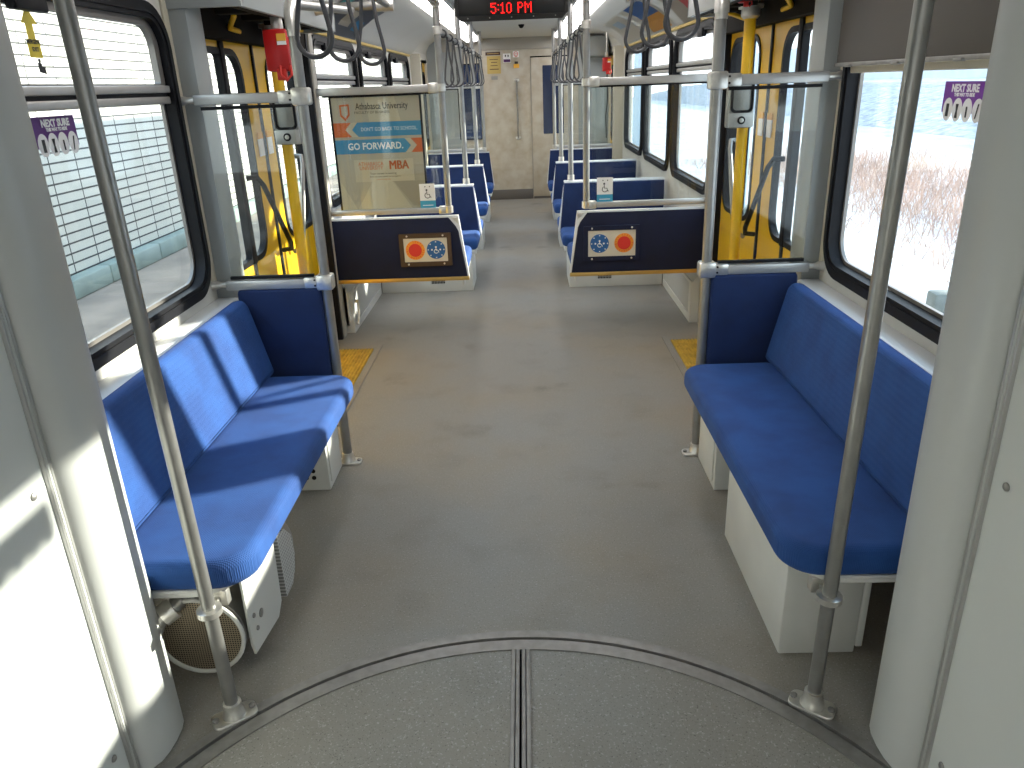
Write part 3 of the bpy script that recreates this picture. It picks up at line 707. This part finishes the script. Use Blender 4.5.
# ------------------------------------------------------------------ cross seats
def seat(s, y, face, label, first=False):
    """face=-1 faces the camera, +1 faces away.  y = plane of the back"""
    o = empty('cross_seat', (s*.75, y, 0), label, 'seat', 'blue two-seat benches beside the aisle')
    zb, zt = .37, .765; dz = .075 if first else 0
    xo = 1.165
    # outline of the back in x-z with an aisle edge leaning outward and a cut corner
    def back_poly(m):   # m inset
        return [(xo-m, zb+m), (.316+m, zb+m), (.365+m-.008, zt-.10), (.372+m, zt-.055-m), (.415+m, zt-m), (xo-m, zt-m)] if first else \
               [(xo-m, zb+m), (.318+m, zb+m), (.352+m, zt-m), (xo-m, zt-m)]
    th = .05; yb0 = y-th/2
    lean = .05*face
    f = lambda u, v, w: (s*u, y - w + face*(-.0) + lean*-1*0 + (v-zb)*(-face)*(-.0), v)
    full = [(xo, zb), (.316, zb), (.365, zt), (xo, zt)]
    obj('back_shell', slab(full, -.012, .012, .004, f, seg=2), 'whitetrim', o)
    fv = 1 if face < 0 else 1
    # camera side cover
    if first:
        obj('back_panel', slab(back_poly(.012), .010, .020, .004, f, seg=2), 'navy', o)
        obj('bottom_edge', bx(s*.318, s*xo, y-.022, y+.012, zb-.012, zb+.012, bev=.003), 'brass', o)
        obj('corner_plate', slab([(.367, zt-.012), (.41, zt-.012), (.366, zt-.055)], .0105, .016, .001, f, seg=1), 'bright', o)
    else:
        obj('back_panel', slab(back_poly(.010), .010, .045 if face < 0 else .016, .010 if face < 0 else .002, f, seg=3), 'blue2', o)
    if face > 0:
        obj('back_cushion', slab(back_poly(.016), -.05, -.010, .012, f, seg=3), 'blue', o)
    # cushion and pan
    y0, y1 = (y-.44, y-.03) if face < 0 else (y+.03, y+.46)
    ya, yb = min(y0, y1), max(y0, y1)
    P = rrect(.325, ya, 1.165, yb, [.02, .05, .05, .02] if face < 0 else [.02, .05, .05, .02], 6)
    obj('seat_cushion', slab([(s*a, b) for a, b in P], .325+dz, .415+dz, .03, seg=5), 'blue', o)
    obj('seat_pan', bx(s*.34, s*1.165, ya+.015, yb-.01, .295+dz, .328+dz, bev=.004), 'white', o)
    if face < 0:
        obj('pedestal', bx(s*.378, s*1.10, y-.40, y+.0, 0, .296, bev=.005), 'white', o)
        v = new()
        for i in range(9):
            for j in range(2):
                box(v, s*.60+i*.012*s, s*.60+(i*.012+.008)*s, y-.403, y-.399, .065+j*.016, .077+j*.016)
        obj('vent_slots', v, 'mech', o)
    else:
        obj('side_bracket', plate([[(y+.02, .31+dz), (y+.42, .295+dz), (y+.30, .24+dz), (y+.02, .24+dz)]], .01, side(s, .36)), 'white', o)
    return o
for s in (-1, 1):
    sd = SN[s]
    o = seat(s, 4.72, 1, 'first seat on the %s, its navy back with the round emblem sign facing the door' % sd, first=True)
    # sign on the navy back
    x0, x1, z0, z1 = (-.742, -.418, .458, .662) if s < 0 else (.405, .750, .455, .672)
    f = front(4.695)
    sg = obj('sign_frame', plate([rrect(x0, z0, x1, z1, .004), rrect(x0+.026, z0+.028, x1-.026, z1-.028, .003)], .016, f), 'bronze', o)
    if s > 0:
        sg.data.materials[0] = M['navy']
    obj('sign_plate', bx(x0+.026, x1-.026, 4.691, 4.699, z0+.028, z1-.028), 'signp', sg)
    zc = (z0+z1)/2; xr = x0+.097 if s < 0 else x1-.097; xb = x1-.097 if s < 0 else x0+.097
    def disc(x, r, m, w, nm): return obj(nm, plate([circ(x, zc, r, 36)], .002, front(4.690-w)), m, sg)
    disc(xr, .060, 'orange', 0, 'orange_ring'); disc(xr, .041, 'red', .002, 'red_disc'); disc(xb, .058, 'signblue', 0, 'blue_disc')
    rg = new()
    t = join(*[text(ch, .017, (lambda u, v, w, a=a: (xr+.050*math.sin(a)+u*math.cos(a)+v*math.sin(a), 4.6885-w, zc+.050*math.cos(a)-u*math.sin(a)+v*math.cos(a)))) for ch, a in [(c, (-2.9+i*.30)) for i, c in enumerate('PRIORITY SEATS PLEASE')] if ch != ' '])
    obj('ring_lettering', t, 'red', sg)
    dots = new()
    for k in range(8):
        a = k*PI/4; lathe(dots, (xb+.049*math.cos(a), 4.6885, zc+.049*math.sin(a)), [(.004, 0), (.004, -.001)], 'y', 8)
    lathe(dots, (xb, 4.6885, zc+.016), [(.006, 0), (.006, -.001)], 'y', 10)
    for q in (-1, 1): lathe(dots, (xb+q*.026, 4.6885, zc), [(.006, 0), (.006, -.001)], 'y', 8)
    tube(dots, [(xb, 4.688, zc+.012), (xb, 4.688, zc-.004), (xb+.012, 4.688, zc-.004), (xb+.017, 4.688, zc-.018)], .0025, 6)
    tube(dots, arc((xb, 4.688, zc-.010), .012, .3*PI, 1.75*PI, 12), .0022, 6)
    obj('wheelchair_symbol', dots, 'signwhite', sg)
    for sxx in (x0+.05, x1-.05):
        for szz in (z0+.014, z1-.014):
            b = new(); lathe(b, (sxx, 4.687, szz), [(.006, .002), (.006, -.003), (.003, -.005)], 'y', 10); obj('screw', b, 'bright', sg)
    for r in (2, 3, 4):
        seat(s, rowY[r], -1, '%s blue seat row from the front on the %s, facing the camera' % (ORD[r], sd))
        if r < 4: seat(s, rowY[r]+.075, 1, 'blue seat facing away, back to back with the %s row on the %s' % (ORD[r], sd))

# heater covers below the windows
for s in (-1, 1):
    sd = SN[s]
    h = empty('heater_cover', (s*1.11, 5.25, 0), 'perforated heater cover low on the %s wall under the first seat' % sd+(' with a lever' if s < 0 else ''), 'heater cover')
    obj('body', prism([(s*1.115, 0), (s*1.115, .27), (s*1.165, .345), (s*1.195, .345), (s*1.195, 0)], 4.80, 5.82), 'white', h)
    obj('perforated_panel', bx(s*1.110, s*1.116, 4.86, 5.80, .05, .255), 'perf', h)
    f = plate([[(4.80, .0), (5.82, .0), (5.82, .275), (4.80, .275)], [(4.86, .05), (4.86, .255), (5.80, .255), (5.80, .05)]], .010, side(s, 1.110))
    obj('panel_frame', f, 'white', h)
    if s < 0:
        obj('hatch', slab(rrect(-1.175, .06, -1.12, .31, .03), 0, .02, .005, lambda u, v, w: (u, 4.79-w, v)), 'white', h)
        l = new(); tube(l, [(-1.10, 4.86, .20), (-1.075, 4.86, .20)], .012, 10); tube(l, [(-1.08, 4.86, .20), (-1.08, 4.85, .10), (-1.085, 4.82, .05)], .009, 10); obj('lever', l, 'bright', h)
# yellow tactile mats in the doorways
for s in (-1, 1):
    sd = SN[s]
    m = empty('tactile_mat', (s*1.06, 3.9, 0), 'yellow ribbed warning mat on the floor of the near %s doorway' % sd, 'mat')
    obj('border', plate([rrect(.875, 3.30, 1.195, 4.52, .01), rrect(.915, 3.345, 1.195-.001, 4.44, .005)], .006, lambda u, v, w, s=s: (s*u, v, .003+w)), 'floor', m)
    b = bx(s*.918, s*1.193, 3.348, 4.437, 0, .004)
    n = 14
    for i in range(n):
        x = .925+i*(.262/(n-1)); box(b, s*(x-.0045), s*(x+.0045), 3.35, 4.435, .003, .010)
    obj('ribbed_insert', b, 'mat_y', m)

# ------------------------------------------------------------------ poster on the left screen
yp = 4.728
p = empty('advertising_poster', (-.815, yp, .81), 'tall beige university poster with orange and blue arrows behind the left screen glass', 'poster')
X0p, X1p, Z0p, Z1p = -1.075, -.556, .815, 1.462
obj('sheet', bx(X0p, X1p, yp-.0015, yp+.0015, Z0p, Z1p), 'paper', p)
obj('edge_strip', join(bx(X0p-.012, X0p, yp-.003, yp+.003, Z0p, Z1p+.008), bx(X1p, X1p+.012, yp-.003, yp+.003, Z0p, Z1p+.008), bx(X0p-.012, X1p+.012, yp-.003, yp+.003, Z1p, Z1p+.008)), 'rubber', p)
PW, PH = X1p-X0p, Z1p-Z0p
def pf(k): return lambda u, v, w: (X0p+u*PW, yp-.0018-.0006*k-w, Z1p-v*PH)
def pp_(pts, m, nm, k=0): return obj(nm, plate([pts], .0005, pf(k)), m, p)
pp_([(0, .72), (.18, 1), (.5, .60), (.83, 1), (0, 1)], 'paper2', 'background_shape'); pp_([(.50, .60), (.85, .98), (1, .98), (1, .60)], 'paper3', 'background_shape')
pp_([(.38, .0), (.72, 0), (.78, .24), (.42, .24)], 'paper2', 'background_shape')
pp_([(0, .215), (.20, .215), (.13, .278), (.20, .34), (0, .34)], 'porange', 'arrow_band', 1)
pp_([(.275, .215), (1, .215), (1, .34), (.275, .34), (.21, .278)], 'pblue', 'arrow_band', 1)
pp_([(.205, .215), (.272, .215), (.205, .278), (.272, .34), (.205, .34), (.135, .278)], 'paper2', 'arrow_band', 1)
pp_([(0, .365), (.80, .365), (.87, .428), (.80, .49), (0, .49)], 'pblue', 'arrow_band', 1)
pp_([(.803, .365), (.865, .365), (.935, .428), (.865, .49), (.803, .49), (.873, .428)], 'paper2', 'arrow_band', 1)
pp_([(.87, .365), (1, .365), (1, .49), (.87, .49), (.94, .428)], 'porange', 'arrow_band', 1)
pp_([(.19, .545), (.88, .545), (.88, .745), (.19, .745)], 'paper2', 'text_panel', 1)
def ptxt(sx_, u, v, size, m, bold=0, align='CENTER', k=2, wd=1.):
    obj('lettering', text(sx_, size, lambda a, b, w: (X0p+u*PW+a, yp-.0018-.0006*k-w, Z1p-v*PH+b), .0004, bold, align, wd), m, p)
sh = [(.09, .06), (.20, .055), (.20, .15), (.145, .20), (.09, .155)]
shi = [(.108, .075), (.183, .071), (.183, .142), (.145, .175), (.108, .145)]
obj('shield_logo', plate([sh, shi], .0006, pf(2)), 'porange', p)
ptxt('Athabasca University', .57, .080, .052, 'ink', .0004, wd=.70); ptxt('FACULTY OF BUSINESS', .455, .132, .020, 'ink', 0, wd=1.02)
ptxt("DON'T GO BACK TO SCHOOL.", .635, .278, .030, 'signwhite', .0, wd=.80); ptxt('GO FORWARD.', .46, .428, .054, 'signwhite', .0014, wd=.88)
ptxt('ATHABASCA', .385, .585, .031, 'porange', .0, wd=.86); ptxt('UNIVERSITY', .385, .622, .031, 'porange', .0, wd=.86); [ptxt('MBA', .71+q*.004, .603, .074, 'porange', 0, wd=.80, k=2+.4*abs(q)) for q in (-1, 0, 1)]
ptxt('Your career is waiting', .52, .672, .018, 'ink'); ptxt('Find out more about our programs', .54, .700, .013, 'ink')
ptxt('online at any time', .52, .725, .012, 'porange')
# wheelchair stickers
for s, xa, xb_ in ((-1, -.593, -.499), (1, .486, .582)):
    g = empty('wheelchair_sticker', ((xa+xb_)/2, 4.714, .80), 'white wheelchair sticker with a blue foot on the %s screen glass' % SN[s], 'sticker')
    obj('white_part', bx(xa, xb_, 4.7125, 4.7145, .858, .958), 'signwhite', g); obj('blue_part', bx(xa, xb_, 4.7125, 4.7145, .805, .858), 'wcblue', g)
    xm = (xa+xb_)/2; zc = .895; y_ = 4.7115; d = new()
    lathe(d, (xm-.004, y_+.001, zc+.026), [(.006, 0), (.006, -.001)], 'y', 10)
    tube(d, [(xm-.004, y_, zc+.018), (xm-.002, y_, zc), (xm+.012, y_, zc), (xm+.018, y_, zc-.018), (xm+.024, y_, zc-.016)], .0022, 6)
    tube(d, arc((xm, y_, zc-.006), .016, .65*PI, 1.9*PI, 12), .002, 6)
    for q in (-.012, .016): lathe(d, (xm+q, y_+.001, zc+.046), [(.0035, 0), (.0035, -.001)], 'y', 8)
    obj('symbol', d, 'ink', g)
    obj('small_print', bx(xa+.015, xb_-.015, y_, y_+.0005, .828, .832), 'signwhite', g)

# ------------------------------------------------------------------ LED sign
L_ = empty('led_sign', (0, 5.0, 1.86), 'black hanging display showing the time in red digits', 'display sign')
obj('housing', bx(-.33, .33, 4.98, 5.10, 1.885, 2.065, bev=.006), 'ledoff', L_)
obj('bezel', plate([[(-.30, 1.856), (.30, 1.856), (.335, 1.89), (.335, 2.065), (-.335, 2.065), (-.335, 1.89)], rrect(-.315, 1.885, .315, 2.045, .004)], .008, front(4.978)), 'ledoff', L_)
FONT = {'5': ['1111', '1000', '1110', '0001', '0001', '1001', '0110'], ':': ['0', '1', '0', '0', '1', '0', '0'], '1': ['010', '110', '010', '010', '010', '010', '111'],
        '0': ['0110', '1001', '1001', '1001', '1001', '1001', '0110'], 'P': ['1110', '1001', '1001', '1110', '1000', '1000', '1000'], 'M': ['10001', '11011', '10101', '10101', '10001', '10001', '10001'], ' ': ['00']*7}
px, pz = .0084, .0084; tw = sum(len(FONT[c][0])+1 for c in '5:10 PM'); cx_ = -.122
xx = cx_
for ch in '5:10 PM':
    g = new(); G = FONT[ch]; any_ = False
    for r in range(7):
        for c in range(len(G[0])):
            if G[r][c] == '1':
                box(g, xx+c*px, xx+c*px+.0062, 4.976, 4.980, 1.944-r*pz, 1.944-r*pz+.0062); any_ = True
    if any_: obj('digit', g, 'led', L_)
    else: g.free()
    xx += (len(G[0])+1)*px
for q in range(5):
    b = new(); lathe(b, (-.26+q*.13, 4.974, 1.872), [(.004, 0), (.004, -.003)], 'y', 8); obj('screw', b, 'steel', L_)

# ------------------------------------------------------------------ ceiling lights
for s in (-1, 1):
    k = 0
    ys = [2.2+1.22*i for i in range(7)]+[-5.4, -4.18, -2.96, -1.74]
    for i, y0 in enumerate(ys):
        y1 = y0+1.2
        c = empty('ceiling_light', (s*.55, (y0+y1)/2, 2.04), ('%s fluorescent ceiling light from the front, %s row' % (['first', 'second', 'third', 'fourth', 'fifth', 'sixth', 'seventh'][i], SN[s])) if i < 7 else 'fluorescent ceiling light behind the camera, %s row' % SN[s], 'ceiling light', 'fluorescent lights along the ceiling')
        obj('diffuser', prism([(s*.462, 2.052), (s*.60, 2.026), (s*.655, 2.03), (s*.66, 2.055), (s*.462, 2.069)], y0+.008, y1-.008), 'lamp', c)
        obj('end_rib', prism([(s*.455, 2.045), (s*.60, 2.018), (s*.66, 2.022), (s*.67, 2.069), (s*.455, 2.069)], y1-.008, y1+.010), 'alum', c)
        obj('edge_trim', bx(s*.446, s*.462, y0, y1+.018, 2.038, 2.069, bev=.003), 'alum', c)

# ------------------------------------------------------------------ placards in the coving
def covef(s, off=.004):
    # arc-length parameter along the cove, 0 at its top
    P = [Vector((x, z)) for x, z in cv]
    L = [0]
    for a, b in zip(P, P[1:]): L.append(L[-1]+(b-a).length)
    def at(t):
        t = max(0, min(L[-1]-1e-6, t))
        for i in range(len(L)-1):
            if t <= L[i+1]:
                q = (t-L[i])/(L[i+1]-L[i]); a, b = P[i], P[i+1]; p = a.lerp(b, q); d = (b-a).normalized(); n = Vector((d.y, -d.x))
                if n.y > 0: n = -n
                return p+n*off
    return lambda y, t: (s*at(t).x, y, at(t).y)
def placard(s, y0, y1, bands, label, t0=.26, t1=.56):
    f = covef(s); p = empty('ceiling_placard', (s*1.0, (y0+y1)/2, 1.95), label, 'placard')
    for (a, b, ya, yb, m, off) in bands:
        ff = covef(s, .004+off); bm = new(); n = 8; G = []
        for i in range(n+1):
            t = t0+(t1-t0)*(a+(b-a)*i/n); G.append([bm.verts.new(ff(y0+(y1-y0)*ya, t)), bm.verts.new(ff(y0+(y1-y0)*yb, t))])
        for i in range(n): bm.faces.new((G[i][0], G[i][1], G[i+1][1], G[i+1][0]))
        e = bmesh.ops.solidify(bm, geom=bm.faces, thickness=.001)
        obj('card' if off == 0 else 'printed_band', bm, m, p)
placard(-1, 4.95, 6.1, [(0, 1, 0, 1, 'pgrey', 0), (0, 1, 0, .14, 'teal', .002), (.3, .75, .35, .6, 'cream', .002), (.5, .8, .7, .9, 'pblue', .002)], 'dark curved advertising placard with a teal edge above the left windows', .30, .60)
placard(1, 4.85, 5.75, [(0, 1, 0, 1, 'paper', 0), (.0, 1, .1, .55, 'ppink', .002), (.2, .8, .2, .45, 'ppink', .003)], 'pale curved placard with a red block above the nearest right windows', .28, .60)
placard(1, 6.05, 7.25, [(0, 1, 0, 1, 'signp', 0), (0, .55, .05, .75, 'signblue', .002), (.55, 1, .05, .75, 'porangey', .002)], 'blue and orange curved placard above the middle right windows', .26, .58)
placard(1, 7.45, 8.6, [(0, 1, 0, 1, 'signp', 0), (.2, .5, .3, .7, 'postgrey', .002)], 'white curved placard above the farthest right windows', .26, .58)

# ------------------------------------------------------------------ shade panel over the near right window
sp = empty('shade_panel', (1.18, 2.2, 1.54), 'dark grey panel closing the top of the near right window', 'panel')
obj('sheet', bx(1.165, 1.178, 1.47, 2.925, 1.528, 2.0, bev=.003), 'shade', sp)
obj('bottom_flange', bx(1.160, 1.182, 1.47, 2.925, 1.516, 1.529, bev=.002), 'dull', sp)
for yy in (1.75, 2.1, 2.45, 2.8):
    obj('hinge_tab', bx(1.152, 1.166, yy-.02, yy+.02, 1.514, 1.522, bev=.002), 'dull', sp)
for zz in (1.56, 1.66, 1.76):
    b = new(); lathe(b, (1.165, 2.915, zz), [(.005, .002), (.005, -.003)], 'x', 8); obj('screw', b, 'dull', sp)
obj('side_spacer', bx(1.178, 1.199, 2.85, 2.92, 1.55, 1.95), 'shade', sp)
struct('trim_60', bx(1.182, 1.20, 1.50, 2.84, 1.494, 1.517, bev=.003), 'cream')

# ------------------------------------------------------------------ window stickers
def sticker(s, y0, y1, label):
    st = empty('window_sticker', (s*1.224, (y0+y1)/2, 1.38), label, 'sticker')
    W_ = y1-y0
    f = lambda u, v, w: (s*(1.2255-w), (y0+u*W_) if s > 0 else (y0+u*W_), 1.462+v)
    # on the left wall +y runs to the viewer's right; on the right wall to the viewer's left
    fx = (lambda u: y0+u*W_) if s < 0 else (lambda u: y1-u*W_)
    F = lambda k: (lambda u, v, w: (s*(1.2255-.0006*k-w), fx(u), v))
    obj('purple_card', plate([[(0, 1.385), (1, 1.385), (1, 1.465), (0, 1.465)]], .0008, F(0)), 'purple', st)
    n = 0
    for c in (.16, .39, .62, .86):
        e = [(c+.115*math.cos(2*PI*k/24), 1.393+.030*math.sin(2*PI*k/24)) for k in range(24)]
        ov = obj('white_oval', plate([e], .0008, F(2)), 'signwhite', st)
        lw = .032
        if n == 0: q = [[(c-lw, 1.375), (c+lw, 1.375), (c+lw, 1.408), (c-lw, 1.408)]]
        elif n == 1: q = [[(c-lw, 1.372), (c+lw, 1.372), (c+.5*lw, 1.39), (c+lw, 1.408), (c-lw, 1.408), (c-.5*lw, 1.39)]]
        elif n == 2: q = [[(c-.5*lw, 1.375), (c+.5*lw, 1.375), (c+.5*lw, 1.402), (c-.5*lw, 1.402)]]
        else: q = [[(c-lw, 1.373), (c-.3*lw, 1.373), (c+lw, 1.41), (c+.2*lw, 1.41)]]
        obj('black_mark', plate(q, .0006, F(4)), 'ink', ov); n += 1
    obj('lettering', text('NEXT SURE', .026, lambda a, b, w: (s*(1.2225-w), fx(.52)+(a if s < 0 else -a), 1.447+b), .0004, .0012, sx=1.), 'signwhite', st)
    obj('lettering', text('THIS WAY TO RIDE', .012, lambda a, b, w: (s*(1.2225-w), fx(.52)+(a if s < 0 else -a), 1.431+b), .0004, .0006, sx=.95), 'signwhite', st)
sticker(-1, 2.055, 2.26, 'purple sticker with four white ovals on the left window')
sticker(1, 2.065, 2.275, 'purple sticker with four white ovals on the right window, partly behind the column')
st = empty('arrow_sticker', (-1.224, 2.21, 1.62), 'yellow arrow sticker high on the left window pane', 'sticker')
F = lambda u, v, w: (-1.2250+w, u-.052, v)
obj('arrow', plate([[(2.21, 1.735), (2.175, 1.692), (2.190, 1.692), (2.190, 1.655), (2.18, 1.655), (2.18, 1.61), (2.235, 1.61), (2.235, 1.655), (2.222, 1.655), (2.222, 1.692), (2.245, 1.692)]], .0008, F), 'yprint', st)
obj('lettering', text('EMERGENCY', .014, lambda a, b, w: (-1.2225+w, 2.155+a, 1.648+b), .0004, .0004), 'ink', st)
obj('lettering', text('EXIT', .014, lambda a, b, w: (-1.2225+w, 2.155+a, 1.630+b), .0004, .0004), 'ink', st)
obj('pictogram', plate([[(2.205, 1.575), (2.235, 1.570), (2.235, 1.590), (2.222, 1.588), (2.222, 1.597), (2.205, 1.598)]], .0008, F), 'ink', st)
obj('pictogram', plate([circ(2.215, 1.603, .006, 10)], .0008, F), 'ink', st)

# ------------------------------------------------------------------ cab wall at the far end
yc = YE
struct('wall_far', bx(-1.27, 1.27, yc, yc+.08, -.05, 2.3), 'cabwall')
struct('trim_70', bx(-1.0, 1.0, yc-.02, yc, 1.925, 2.07, bev=.004), 'cabtop')
struct('baseboard_far', bx(-1.15, .165, yc-.012, yc, 0, .135, bev=.003), 'base')
d5 = empty('door_5', (.42, yc, 0), kind='structure')
obj('door_leaf', bx(.175, .72, yc-.022, yc-.002, .035, 1.82, bev=.004), 'cabwall', d5)
obj('door_top_gap', bx(.165, .73, yc-.012, yc-.001, 1.82, 1.835), 'mech', d5)
obj('door_bottom_gap', bx(.175, .72, yc-.012, yc-.001, 0, .03), 'base', d5)
obj('door_side_gap', bx(.165, .173, yc-.012, yc-.001, 0, 1.83), 'cabtop', d5)
obj('pane', plate([rrect(.325, .86, .60, 1.72, .01)], .006, front(yc-.024)), 'cabglass', d5)
w = empty('window_30', (-.6, yc, .83), kind='structure')
obj('pane', plate([rrect(-.80, .83, -.50, 1.76, .02)], .008, front(yc-.006)), 'cabglass', w)
obj('window_frame', plate([rrect(-.815, .815, -.485, 1.775, .02), rrect(-.80, .83, -.50, 1.76, .02)], .014, front(yc-.008)), 'rubber', w)
g = empty('grab_bar', (-.02, yc-.05, .8), 'vertical steel grab bar on the cab wall', 'grab bar')
t = new(); tube(t, [(-.02, yc-.05, .82), (-.02, yc-.05, 1.55)], .013, 12); obj('bar', t, 'dull', g)
for zz in (.82, 1.55):
    t = new(); tube(t, [(-.02, yc, zz), (-.02, yc-.06, zz)], [.026, .018], 12); box(t, -.055, .015, yc-.008, yc, zz-.016, zz+.016, bev=.003); obj('mount', t, 'bright', g)
def note(x0, x1, z0, z1, m, label, extra=()):
    n_ = empty('wall_notice', ((x0+x1)/2, yc-.003, z0), label, 'notice')
    obj('card', bx(x0, x1, yc-.005, yc-.001, z0, z1), m, n_)
    for (a, b, c, d, mm) in extra: obj('print', bx(a, b, yc-.0065, yc-.005, c, d), mm, n_)
note(-.42, -.225, 1.865, 1.905, 'brownp', 'dark brown nameplate on the cab wall above the gold notice', [(-.40, -.245, 1.882, 1.889, 'gold')])
note(-.405, -.225, 1.64, 1.855, 'gold', 'gold notice with lines of writing on the cab wall', [(-.37, -.26, 1.81+.0, 1.818, 'brownp'), (-.35, -.27, 1.775, 1.783, 'brownp'), (-.36, -.265, 1.735, 1.743, 'brownp'), (-.37, -.25, 1.69, 1.70, 'brownp')])
note(-.355, -.27, 1.565, 1.61, 'steel', 'small grey plate under the gold notice on the cab wall')
note(-.19, -.09, 1.77, 1.88, 'signwhite', 'white and purple shield sticker right of the gold notice', [(-.185, -.095, 1.775, 1.81, 'purple'), (-.165, -.15, 1.84, 1.865, 'ink'), (-.13, -.115, 1.84, 1.865, 'ink')])
note(-.06, .02, 1.83, 1.905, 'signwhite', 'small white no smoking sticker on the cab wall', [(-.035, .0, 1.838, 1.842, 'red')])
nn = empty('wall_notice', (-.02, yc-.003, 1.70), 'small orange sticker with a black top below the no smoking sticker', 'notice')
obj('card', bx(-.055, .02, yc-.005, yc-.001, 1.70, 1.75), 'label', nn); obj('print', bx(-.04, .005, yc-.0065, yc-.001, 1.75, 1.78), 'ink', nn)
t = tube(new(), [Vector((-.02+.026*math.cos(2*PI*k/20), yc-.007, 1.872+.026*math.sin(2*PI*k/20))) for k in range(20)], .003, 6, closed=True)
box(t, -.04, 0, yc-.008, yc-.006, 1.870, 1.875)
obj('ring_symbol', t, 'red', [o for o in bpy.data.objects if o.get('label', '').startswith('small white no smoking')][0])
b = new(); lathe(b, (.06, 8.6, 2.07), [(.03, 0), (.03, -.01), (.018, -.03), (.01, -.034)], 'z', 16)
single('ceiling_sensor', b, 'mech', (.06, 8.6, 2.07), 'small dark domed sensor on the ceiling near the cab', 'sensor')

# ------------------------------------------------------------------ outside, left: trackside, curb and block wall
GZ = -.9
struct('ground_left', bx(-30, -1.6, -20, 60, GZ-.1, GZ), 'ground')
struct('wall_outside_left', bx(-6.4, -6.0, -8, 45, GZ, 4.2), 'tiles')
for i in range(26):
    y = -2+i*1.55
    o = bx(-6.0, -5.78, y+.01, y+1.54, GZ, -.64, bev=.03)
    single('curb_block', o, 'curb', (-5.9, y+.77, GZ), 'pale green curb block at the foot of the white block wall', 'curb', 'curb blocks along the white wall')
# under the car
struct('ground_right', bx(-1.6, 90, -30, 120, GZ-.1, GZ), 'snow')
# snow bank and distant barrier on the right
bk = new()
random.seed(3)
NX, NY = 10, 60
G = []
for i in range(NX+1):
    row = []
    for j in range(NY+1):
        x = 16+i*1.2; h = max(0, math.sin(min(1, i/7)*PI/2))*1.5; row.append(bk.verts.new((x+random.uniform(-.2, .2), -10+j*2.0, GZ+h+(random.uniform(-.08, .08) if i else 0))))
    G.append(row)
for i in range(NX):
    for j in range(NY): bk.faces.new((G[i][j], G[i+1][j], G[i+1][j+1], G[i][j+1]))
struct('ground_bank', bk, 'bank')
struct('ground_crest', bx(24.2, 29, -10, 110, GZ, GZ+1.72, bev=.2), 'snow')
struct('wall_outside_right', bx(29, 29.4, -10, 110, GZ, 4.0), 'barrier')
# dry brush: uncountable blades
gr = new()
random.seed(11)
for k in range(11000):
    t = random.random(); x = 7.4+random.gauss(0, 1)*1.7+t*1.5; y = random.uniform(7.5, 24)
    if x < 4.9: continue
    h = random.uniform(.12, .48)*(1.0 if x > 6 else .6); w = random.uniform(.004, .011); a = random.uniform(0, PI); lx, ly = random.gauss(0, .14), random.gauss(0, .14)
    dx, dy = w*math.cos(a), w*math.sin(a)
    v = [gr.verts.new(c) for c in ((x-dx, y-dy, GZ), (x+dx, y+dy, GZ), (x+lx+dx*.4, y+ly+dy*.4, GZ+h), (x+lx-dx*.4, y+ly-dy*.4, GZ+h))]
    gr.faces.new(v)
g_ = obj('dry_brush', gr, 'grassm', None, (7, 14, GZ)); tag(g_, 'reddish dry brush growing out of the snow beside the track', 'brush', kind='stuff')
pb = bx(4.24, 4.46, 7.62, 7.82, GZ, GZ+.24, bev=.03)
single('concrete_post', pb, 'concrete', (4.35, 7.72, GZ), 'short grey concrete stub in the snow outside the right window', 'post')
# platform shelters seen through the far right windows
for i in range(4):
    y = 13+i*6.0
    c = empty('platform_column', (3.6, y, GZ), '%s pale platform column outside the far right windows' % ['nearest', 'second', 'third', 'farthest'][i], 'column', 'platform columns on the right')
    obj('shaft', bx(3.48, 3.72, y-.12, y+.12, GZ, 4.4, bev=.03), 'postgrey', c)
    obj('base_block', bx(3.35, 3.85, y-.25, y+.25, GZ, GZ+.35, bev=.03), 'concrete', c)
for i in range(3):
    y = 30+i*7.0
    c = empty('platform_column', (-3.6, y, GZ), '%s pale catenary column outside the far left windows' % ['nearest', 'middle', 'farthest'][i], 'column', 'columns beside the left track')
    obj('shaft', bx(-3.72, -3.48, y-.12, y+.12, GZ, 4.4, bev=.02), 'postgrey', c)
    obj('base_block', bx(-3.85, -3.35, y-.25, y+.25, GZ, GZ+.3, bev=.03), 'concrete', c)
